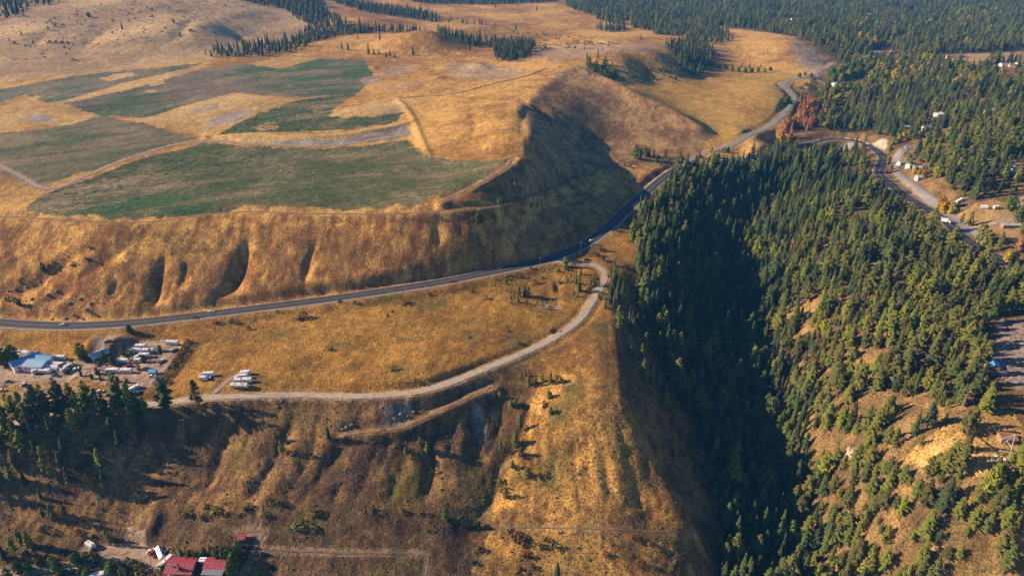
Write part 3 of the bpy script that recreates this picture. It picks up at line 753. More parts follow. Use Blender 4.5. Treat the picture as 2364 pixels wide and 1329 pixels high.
def fir_crown(r, H=20, Rm=3.2, z0=0.10, n=330, droop=0.35, gaps=0.12, full=0.8, rag=0.15):
    """whorled conical crown: drooping fronds from the stem outwards"""
    Vs = []; Fs = []; c = 0
    z = z0 * H
    while z < H * 0.985:
        t = (z - z0 * H) / (H - z0 * H)
        Rz = Rm * (1 - t) ** full * (0.8 + 0.2 * min(1, t * 6)) * r.uniform(1 - rag, 1 + rag) + 0.12
        nb = max(4, int(8 - 3 * t)); a0 = r.uniform(0, 6.28)
        for k in range(nb):
            if r.random() < gaps: continue
            a = a0 + 6.283 * k / nb + r.uniform(-0.3, 0.3)
            L = Rz * r.uniform(0.72 - rag, 1.1 + rag); d = np.array([math.cos(a), math.sin(a), 0])
            s = np.array([-d[1], d[0], 0])
            w = 0.24 * L + 0.22; dz = -droop * L * r.uniform(0.6, 1.2)
            p0 = np.array([0, 0, z]) + d * 0.05
            p1 = p0 + d * L * 0.55 + np.array([0, 0, dz * 0.35 + 0.12 * L]); p2 = p0 + d * L + np.array([0, 0, dz])
            up = np.array([0, 0, 0.10 * L])
            Vs += [p0, p1 - s * w - up, p2, p1 + s * w - up, p1 + up * 1.4]
            Fs += [(c, c+1, c+4), (c+1, c+2, c+4), (c+2, c+3, c+4), (c+3, c, c+4)]; c += 5
        z += max(0.035 * H * (1 - 0.55 * t), 0.35) * r.uniform(0.85, 1.15)
    Vs += [np.array([0, 0, H]), np.array([0.18, 0, H * 0.95]), np.array([-0.1, 0.16, H * 0.95]), np.array([-0.1, -0.16, H * 0.95])]
    Fs += [(c, c+1, c+2), (c, c+2, c+3), (c, c+3, c+1)]
    return np.array(Vs), np.array(Fs)

def clump_crown(r, H=18, Rm=3.6, z0=0.22, clumps=42, per=9, shape='pine'):
    """crown of leaf clumps spread through a volume"""
    Ps = []; Ns = []; S = []
    for k in range(clumps):
        t = r.random() ** (0.8 if shape == 'pine' else 0.9)
        if shape == 'pine': Rz = Rm * (min(1, (t + 0.12) * 3.2)) * (1 - t) ** 0.62
        elif shape == 'bush': Rz = Rm * math.sqrt(max(0.05, 1 - t * t))
        else: Rz = Rm * math.sqrt(max(0.05, 1 - (2 * t - 0.9) ** 2 / 1.25))
        a = r.uniform(0, 6.283); q = Rz * r.uniform(0.35, 1.0)
        c = np.array([math.cos(a) * q, math.sin(a) * q, H * (z0 + (1 - z0) * t)])
        cs = ((0.24 if shape == 'leafy' else 0.21) + 0.10 * r.random()) * Rm * (1.15 - 0.55 * t)
        d = r.normal(size=(per, 3)); d /= np.linalg.norm(d, axis=1)[:, None]
        P = c + d * cs * np.array([1, 1, 0.7]); 
        out = np.array([math.cos(a), math.sin(a), 0.55]) * 0.8
        Ps.append(P); Ns.append(d * 0.9 + out + r.normal(0, 0.25, (per, 3))); S.append(np.full(per, cs))
    P = np.concatenate(Ps); N = np.concatenate(Ns); S = np.concatenate(S)
    return orient_quads(P, N, S * r.uniform(0.5, 0.95, len(S)), S * r.uniform(0.3, 0.6, len(S)), r)

def snag_crown(r, H=16):
    """bare branches of a dead tree as thin three-sided sticks"""
    Vs = []; Fs = []; c = 0
    for k in range(46):
        z = H * r.uniform(0.25, 0.97); a = r.uniform(0, 6.283); L = (1.05 - z / H) * 3.2 * r.uniform(0.5, 1.1) + 0.25
        d = np.array([math.cos(a), math.sin(a), r.uniform(-0.25, 0.3)]); s = np.array([-d[1], d[0], 0]); w = 0.09
        p = np.array([0, 0, z])
        Vs += [p - s * w, p + s * w, p + np.array([0, 0, w * 1.6]), p + d * L]
        Fs += [(c, c+1, c+3), (c+1, c+2, c+3), (c+2, c, c+3)]; c += 4
    return np.array(Vs), np.array(Fs)

TREE = {}     # kind -> list of (trunk mesh, crown mesh)
def add_kind(kind, trunk, crown, bark, leaf):
    tm = fast_mesh(kind + '_trunk', trunk[0], trunk[1], [MAT[bark]], smooth_shade=True)
    cm = fast_mesh(kind + '_crown', crown[0], crown[1], [MAT[leaf]])
    TREE.setdefault(kind, []).append((tm, cm))
for s in range(4):
    r = np.random.default_rng(100 + s)
    H = 20; add_kind('fir', trunk_mesh(H, 0.30), fir_crown(r, H, (2.5, 3.2, 3.8, 3.0)[s], (0.04, 0.10, 0.06, 0.2)[s], gaps=0.08 + 0.07 * s, full=(0.9, 0.75, 0.65, 0.8)[s], rag=0.15 + 0.05 * s), 'bark', 'needles_dark')
    r = np.random.default_rng(200 + s)
    add_kind('pine', trunk_mesh(19, 0.34), fir_crown(r, 19, 3.4 + 0.25 * s, 0.14 + 0.04 * s, droop=0.08, gaps=0.24, full=0.55, rag=0.3), 'bark', 'needles')
for s in range(3):
    r = np.random.default_rng(300 + s)
    add_kind('round_pine', trunk_mesh(16, 0.32), clump_crown(r, 17.5, 3.6 + 0.3 * s, 0.14, 80, 9), 'bark', 'needles')
    r = np.random.default_rng(400 + s)
    for kind, leaf in (('green_tree', 'leaf_green'), ('yellow_tree', 'leaf_yellow'), ('lime_tree', 'leaf_lime'), ('orange_tree', 'leaf_orange')):
        add_kind(kind, trunk_mesh(8, 0.22), clump_crown(np.random.default_rng(400 + s), 10, 3.1 + 0.4 * s, 0.10, 90, 9, 'leafy'), 'bark', leaf)
    r = np.random.default_rng(500 + s)
    for kind, leaf in (('shrub', 'shrub_green'), ('olive_shrub', 'shrub_olive'), ('rust_shrub', 'shrub_rust'), ('sage', 'sage')):
        add_kind(kind, trunk_mesh(1.2, 0.06, 4), clump_crown(np.random.default_rng(500 + s), 2.4, 1.6, 0.04, 22, 8, 'bush'), 'bark', leaf)
    r = np.random.default_rng(600 + s)
    add_kind('rust_fir', trunk_mesh(18, 0.28), fir_crown(r, 18, 2.7 + 0.4 * s, 0.1, gaps=0.2), 'bark', 'rust_needles')
    add_kind('snag', trunk_mesh(17, 0.26), snag_crown(r, 17), 'dead_wood', 'dead_wood')

def plant(kind, name, label, cat, x, y, scale=1.0, group=None, z=None, rz=None, wide=1.0, var=None, sink=0.15):
    """one tree as a thing with trunk and crown"""
    tm, cm = TREE[kind][random.randrange(len(TREE[kind])) if var is None else var]
    z = float(height(x, y)) if z is None else z
    root = empty(name, (float(x), float(y), z - sink), random.uniform(0, 6.28) if rz is None else rz)
    root.scale = (scale * wide, scale * wide, scale)
    t = bpy.data.objects.new('trunk', tm); c = bpy.data.objects.new('crown', cm)
    for o in (t, c): col.objects.link(o); o.parent = root
    tag(root, label, cat, group)
    return root

# ---- where the woods stand (ground outlines on the photo), spacing in metres
WOODS = [
 # ravine
 ([(1450,560),(1475,500),(1500,470),(1560,412),(1640,384),(1740,374),(1830,362),(1890,352),(1925,362),(1990,352),(2020,395),(1990,440),(1900,500),(1820,580),(1790,680),(1810,800),(1840,900),(1870,1000),(1900,1100),(1920,1200),(1900,1329),(1900,1420),(1672,1420),(1672,1329),(1658,1220),(1655,1130),(1645,1060),(1590,960),(1535,840),(1490,730),(1462,650),(1470,590)], 5.6, 'fir'),
 # slope right of the ravine
 ([(1990,440),(1900,500),(1820,580),(1790,680),(1810,800),(1840,900),(1870,1005),(1930,1025),(1990,1045),(2070,1040),(2110,1015),(2180,985),(2240,965),(2275,945),(2285,900),(2270,820),(2292,740),(2364,735),(2600,700),(2600,680),(2364,640),(2290,605),(2210,560),(2150,510),(2090,470),(2040,430),(2025,400)], 5.3, 'pine'),
 ([(1880,1050),(1960,1072),(2040,1085),(2110,1085),(2180,1100),(2240,1125),(2330,1100),(2500,1090),(2600,1420),(1900,1420),(1900,1200)], 4.9, 'pine'),
 ([(2305,960),(2364,950),(2600,940),(2600,1080),(2380,1060),(2372,980),(2345,945)], 5.2, 'pine'),
 # beyond the side roads
 ([(2120,345),(2080,330),(2050,318),(1990,318),(1930,312),(1890,300),(1870,270),(1880,235),(1900,212),(1950,205),(1960,175),(1925,140),(1880,112),(1835,84),(1700,62),(1600,72),(1500,72),(1400,52),(1310,18),(1290,-45),(2800,-45),(2800,470),(2364,440),(2330,452),(2250,462),(2200,462),(2160,445),(2120,415),(2090,385)], 8.5, 'mix'),
 # upper left
 ([(470,130),(500,112),(600,100),(690,90),(710,62),(650,20),(560,5),(540,-40),(720,-40),(760,35),(800,62),(870,72),(850,82),(760,92),(690,118),(600,130),(520,134)], 10.0, 'fir'),
 ([(-20,50),(0,48),(30,42),(60,28),(130,8),(150,-5),(140,-30),(-20,-30)], 11, 'fir'),
 ([(790,2),(960,26),(1020,44),(1005,52),(850,30),(780,10),(760,0)], 10, 'fir'), ([(940,-20),(1280,-10),(1285,6),(1120,12),(950,6)], 10, 'fir'),
 ([(1010,72),(1060,92),(1080,100),(1060,102),(1010,80)], 9, 'fir'), ([(1060,92),(1120,92),(1200,98),(1240,100),(1230,108),(1140,112),(1060,104)], 12, 'fir'),
 ([(1142,112),(1200,105),(1235,112),(1222,130),(1180,144),(1145,142)], 7.5, 'fir'),
 ([(800,60),(840,68),(850,74),(820,78),(790,74)], 10, 'fir'), ([(860,70),(960,72),(1000,74),(960,77),(880,78)], 12, 'fir'),
 ([(1352,146),(1400,150),(1425,165),(1420,188),(1375,172),(1352,160)], 8, 'fir'),
 ([(1535,112),(1560,100),(1600,85),(1640,80),(1650,120),(1640,150),(1625,172),(1590,172),(1560,140)], 8.5, 'fir'),
 ([(1505,70),(1640,72),(1690,78),(1640,84),(1560,84),(1510,80)], 9, 'fir'), ([(1640,84),(1680,80),(1690,92),(1650,104)], 9, 'fir'),
 ([(1370,68),(1440,62),(1450,70),(1400,76)], 9, 'fir'),
]
CLEAR = [  # openings inside the woods
 [(1940,822),(1990,810),(2030,822),(2035,848),(1980,866),(1940,856)], [(1860,690),(1890,680),(1900,720),(1870,740)],
 [(2170,462),(2240,466),(2364,455),(2600,450),(2600,560),(2364,575),(2240,530)], [(2285,735),(2600,740),(2600,945),(2305,950),(2268,910),(2268,850)],
 [(2150,128),(2364,118),(2600,115),(2600,152),(2280,142),(2240,162),(2180,146)], [(2290,175),(2600,170),(2600,202),(2310,200)], [(2270,205),(2300,198),(2310,212),(2280,215)],
 [(1900,165),(1960,165),(1960,200),(1900,200)], [(1780,42),(1840,42),(1840,52),(1780,52)], [(2300,250),(2364,245),(2364,262),(2300,264)], [(2090,330),(2170,320),(2190,345),(2110,352)],
 [(2330,382),(2364,380),(2364,402),(2330,402)], 
 [(2300,1165),(2364,1150),(2500,1150),(2500,1185),(2310,1182)], [(2320,1240),(2364,1230),(2500,1230),(2500,1275),(2330,1275)], [(2100,1055),(2170,1000),(2250,955),(2364,950),(2364,1075),(2260,1095),(2190,1075)],
 [(1925,325),(1990,332),(1985,352),(1930,362)], [(1998,332),(2048,320),(2050,352),(2018,352)], [(2110,262),(2150,256),(2160,270),(2120,276)], [(2000,120),(2080,115),(2085,125),(2005,132)],
]
HOUSE_PX = [(1785,30),(1832,47),(2005,36),(2062,122),(2020,126),(1985,137),(2075,168),(2098,172),(2262,310),(2140,300),(2340,392),(2352,395),(2145,330),(2170,342),(2230,395),(2285,262),(2166,268),(2088,298)]
CLEAR += [[(u - 16, v - 4), (u + 16, v - 4), (u + 20, v + 9 + v * .02), (u - 20, v + 9 + v * .02)] for u, v in HOUSE_PX]
CLEARXY = [gpoly(p) for p in CLEAR]
pts = []
for w, (pix, sp, kind) in enumerate(WOODS):
    P = gpoly(pix)
    x0, y0 = P.min(0); x1, y1 = P.max(0)
    y1 = min(y1, 4800)
    if w == 4: y1 = max(y1, 4200); P = np.vstack([P]);
    nx, ny = int((x1 - x0) / sp) + 1, int((y1 - y0) / sp) + 1
    jx, jy = np.meshgrid(np.arange(nx), np.arange(ny), indexing='ij')
    X = x0 + (jx + 0.5 + rng.uniform(-0.45, 0.45, jx.shape)) * sp; Y = y0 + (jy + 0.5 + rng.uniform(-0.45, 0.45, jx.shape)) * sp
    X = X.ravel(); Y = Y.ravel()
    dn = fbm(X / (24 if w in (1, 2, 3) else 40), Y / (24 if w in (1, 2, 3) else 40), 131 + w, 3)
    k = in_poly(X + (fbm(X / 18, Y / 18, 141, 2) - 0.5) * 10, Y + (fbm(X / 18, Y / 18, 142, 2) - 0.5) * 14, P)
    thin = {0: 0.22, 1: 0.30, 2: 0.23, 3: 0.10, 4: 0.385}.get(w, 0.22)
    k &= dn > thin
    if w in (1, 2, 3): k &= rng.random(len(k)) > 0.14
    k &= np.abs(X) < 0.80 * Y + 60
    for q in CLEARXY: k &= ~in_poly(X, Y, q)
    for n_, (line, wd) in ROADXY.items():
        k &= poly_dist(X, Y, line, reach=40) > wd / 2 + np.where(X > 330, {'highway': 13.0, 'hill_road': 13.0}.get(n_, 3.0), 4.0 if n_ == 'highway' else 2.0)
    X, Y = X[k], Y[k]
    pts.append(np.column_stack([X, Y, np.full(len(X), w)]))
pts = np.vstack(pts)
print("forest trees", len(pts))
FX, FY, FW = pts.T
FZ = height(FX, FY)
r_ = rng.random(len(FX)); sp_ = fbm(FX / 120, FY / 120, 151, 2)
# species: 0-3 fir, 4-7 pine, 8-10 round pine, 11 snag
firness = np.where(np.isin(FW, [1, 2, 3]), 0.28, np.where(FW == 4, 0.42, 0.82)) + (sp_ - 0.5) * 0.9
FV = np.where(r_ < firness, rng.integers(0, 4, len(FX)), np.where(rng.random(len(FX)) < 0.62, rng.integers(4, 8, len(FX)), rng.integers(8, 11, len(FX))))
FV = np.where(rng.random(len(FX)) < np.where(FW < 4, 0.025, 0.008), 11, FV)
FS = np.clip(rng.normal(1.0, 0.26, len(FX)), 0.45, 1.6) * np.where(FW == 0, 0.92, np.where(np.isin(FW, [1, 2, 3]), 0.80, np.where(FW == 4, 0.92, 0.75)))
FS *= np.where(rng.random(len(FX)) < 0.22, 0.58, 1.0)
# photo place of each tree, to know which 300 show largest
dep = FY * math.cos(R(PITCH)) + (CAM_Z - FZ - 8) * math.sin(R(PITCH))
pu = CX + FPX * FX / dep; pv = CY + FPX * (-(FY * -math.sin(R(PITCH)) + (CAM_Z - FZ - 8) * -math.cos(R(PITCH)))) / dep
pv = CY + FPX * ((CAM_Z - FZ - 8) * math.cos(R(PITCH)) - FY * math.sin(R(PITCH))) / dep
inview = (pu > 5) & (pu < 2359) & (pv > 5) & (pv < 1340)
order = np.argsort(np.where(inview, dep / FS, 1e9))
SPECIES = [('fir_tree', 'fir')] * 4 + [('pine_tree', 'pine')] * 4 + [('pine_tree', 'round_pine')] * 3 + [('dead_tree', 'snag')]
def where_words(u, v, w):
    if w == 0:
        return ('at the mouth of the dark ravine' if v > 1180 else 'in the dark ravine beside the big spur' if v > 950 else 'in the dark ravine wood below the gravel road bend')
    if u > 2150 and v > 1120: return 'in the open wood at the lower right corner'
    if v > 1120: return 'on the slope below the cream cliff'
    if v > 940: return 'in the wood between the cliff and the lookout clearing'
    if u > 2150: return 'in the wood left of the paved lot'
    if u < 1930: return 'on the right edge of the ravine above the cliff'
    return 'round the sunny clearing right of the ravine'
LOOK = {'fir': ('narrow dark green', 'fir'), 'pine': ('olive green open branched', 'pine'), 'round_pine': ('olive green round crowned', 'pine'), 'snag': ('bare grey dead', 'tree')}
N_HAND = 130          # conifers placed one by one below
single = order[:300 - N_HAND]
for k in single:
    nm, kind = SPECIES[FV[k]]
    a, b = LOOK[kind]; a = ('tall ' if FS[k] > 1.25 else 'small ' if FS[k] < 0.85 else '') + a
    wz = where_words(pu[k], pv[k], FW[k])
    vi = {'fir': FV[k], 'pine': FV[k] - 4, 'round_pine': FV[k] - 8, 'snag': 0}[kind]
    plant(kind, nm, f"{a} {b} {wz}", 'tree', FX[k], FY[k], FS[k], f"{a} {b} trees {wz}", FZ[k], wide=random.uniform(.8, 1.25), var=int(vi))
rest = np.setdiff1d(np.arange(len(FX)), single)

# ---- the rest of the woods: one object that scatters tree models
lib = bpy.data.collections.new("tree_models")
def model(name, kind, var):
    tm, cm = TREE[kind][var]
    bm = bmesh.new(); bm.from_mesh(tm)
    nf = len(bm.faces)
    bm.from_mesh(cm); bm.faces.ensure_lookup_table()
    for q, f in enumerate(bm.faces): f.material_index = 0 if q < nf else 1
    me = bpy.data.meshes.new(name); bm.to_mesh(me); bm.free()
    me.materials.append(tm.materials[0]); me.materials.append(cm.materials[0])
    o = bpy.data.objects.new(name, me); lib.objects.link(o)
for q in range(4): model(f"m{q:02d}", 'fir', q)
for q in range(4): model(f"m{q+4:02d}", 'pine', q)
for q in range(3): model(f"m{q+8:02d}", 'round_pine', q)
model("m11", 'snag', 0)

def scatter(name, label, sel):
    me = bpy.data.meshes.new(name)
    n = len(sel)
    me.vertices.add(n)
    me.vertices.foreach_set("co", np.column_stack([FX[sel], FY[sel], FZ[sel] - 0.3]).astype(np.float32).ravel())
    a = me.attributes.new("pick", 'INT', 'POINT'); a.data.foreach_set("value", FV[sel].astype(np.int32))
    wd_ = rng.uniform(0.78, 1.28, n); sz = np.column_stack([FS[sel] * wd_, FS[sel] * wd_ * rng.uniform(.9, 1.1, n), FS[sel]])
    a = me.attributes.new("size", 'FLOAT_VECTOR', 'POINT'); a.data.foreach_set("vector", sz.astype(np.float32).ravel())
    a = me.attributes.new("turn", 'FLOAT', 'POINT'); a.data.foreach_set("value", rng.uniform(0, 6.28, n).astype(np.float32))
    o = bpy.data.objects.new(name, me); col.objects.link(o)
    ng = bpy.data.node_groups.new(name, 'GeometryNodeTree')
    ng.interface.new_socket("Geometry", in_out='INPUT', socket_type='NodeSocketGeometry')
    ng.interface.new_socket("Geometry", in_out='OUTPUT', socket_type='NodeSocketGeometry')
    N = ng.nodes; L = ng.links
    gi_ = N.new('NodeGroupInput'); go = N.new('NodeGroupOutput')
    ci = N.new('GeometryNodeCollectionInfo'); ci.inputs['Collection'].default_value = lib
    ci.inputs['Separate Children'].default_value = True; ci.inputs['Reset Children'].default_value = True
    ip = N.new('GeometryNodeInstanceOnPoints'); ip.inputs['Pick Instance'].default_value = True
    def attr(nm, t):
        q = N.new('GeometryNodeInputNamedAttribute'); q.data_type = t; q.inputs['Name'].default_value = nm
        return [s for s in q.outputs if s.enabled and s.name == 'Attribute'][0]
    L.new(gi_.outputs[0], ip.inputs['Points']); L.new(ci.outputs[0], ip.inputs['Instance'])
    L.new(attr('pick', 'INT'), ip.inputs['Instance Index'])
    cb = N.new('ShaderNodeCombineXYZ'); L.new(attr('turn', 'FLOAT'), cb.inputs[2]); L.new(cb.outputs[0], ip.inputs['Rotation'])
    L.new(attr('size', 'FLOAT_VECTOR'), ip.inputs['Scale'])
    L.new(ip.outputs[0], go.inputs[0])
    md = o.modifiers.new("scatter", 'NODES'); md.node_group = ng
    tag(o, label, None, None, 'stuff')
    return o
scatter('conifer_forest', "dense conifer forest filling the ravine and the wooded hills", rest)
# ------------------------------------------------------------------ trees and shrubs that stand apart (photo pixel of the foot, size, kind)
NAMES = {'fir': ('fir_tree', 'tree'), 'pine': ('pine_tree', 'tree'), 'round_pine': ('pine_tree', 'tree'), 'snag': ('dead_tree', 'tree'), 'rust_fir': ('dead_conifer', 'tree'),
         'green_tree': ('leafy_tree', 'tree'), 'yellow_tree': ('autumn_tree', 'tree'), 'lime_tree': ('leafy_tree', 'tree'), 'orange_tree': ('autumn_tree', 'tree'),
         'shrub': ('shrub', 'shrub'), 'olive_shrub': ('shrub', 'shrub'), 'rust_shrub': ('shrub', 'shrub'), 'sage': ('sagebrush', 'shrub')}
LOOKS = {'fir': 'dark green fir', 'pine': 'open branched pine', 'round_pine': 'dense dark green pine', 'snag': 'bare grey dead tree', 'rust_fir': 'rust red dead conifer',
         'green_tree': 'leafy green tree', 'yellow_tree': 'bright yellow autumn tree', 'lime_tree': 'yellow green leafy tree', 'orange_tree': 'orange autumn tree',
         'shrub': 'round green shrub', 'olive_shrub': 'low olive shrub', 'rust_shrub': 'rusty brown shrub', 'sage': 'grey green sagebrush'}
SIZE0 = {'fir': 20, 'pine': 19, 'round_pine': 17.5, 'snag': 17, 'rust_fir': 18, 'green_tree': 10, 'yellow_tree': 10, 'lime_tree': 10, 'orange_tree': 10, 'shrub': 2.4, 'olive_shrub': 2.4, 'rust_shrub': 2.4, 'sage': 2.4}
ORD = ['first', 'second', 'third', 'fourth', 'fifth', 'sixth', 'seventh', 'eighth', 'ninth', 'tenth', 'eleventh', 'twelfth', 'thirteenth', 'fourteenth', 'fifteenth', 'sixteenth', 'seventeenth', 'eighteenth', 'nineteenth', 'twentieth',
       'twenty-first', 'twenty-second', 'twenty-third', 'twenty-fourth', 'twenty-fifth', 'twenty-sixth', 'twenty-seventh', 'twenty-eighth', 'twenty-ninth', 'thirtieth']
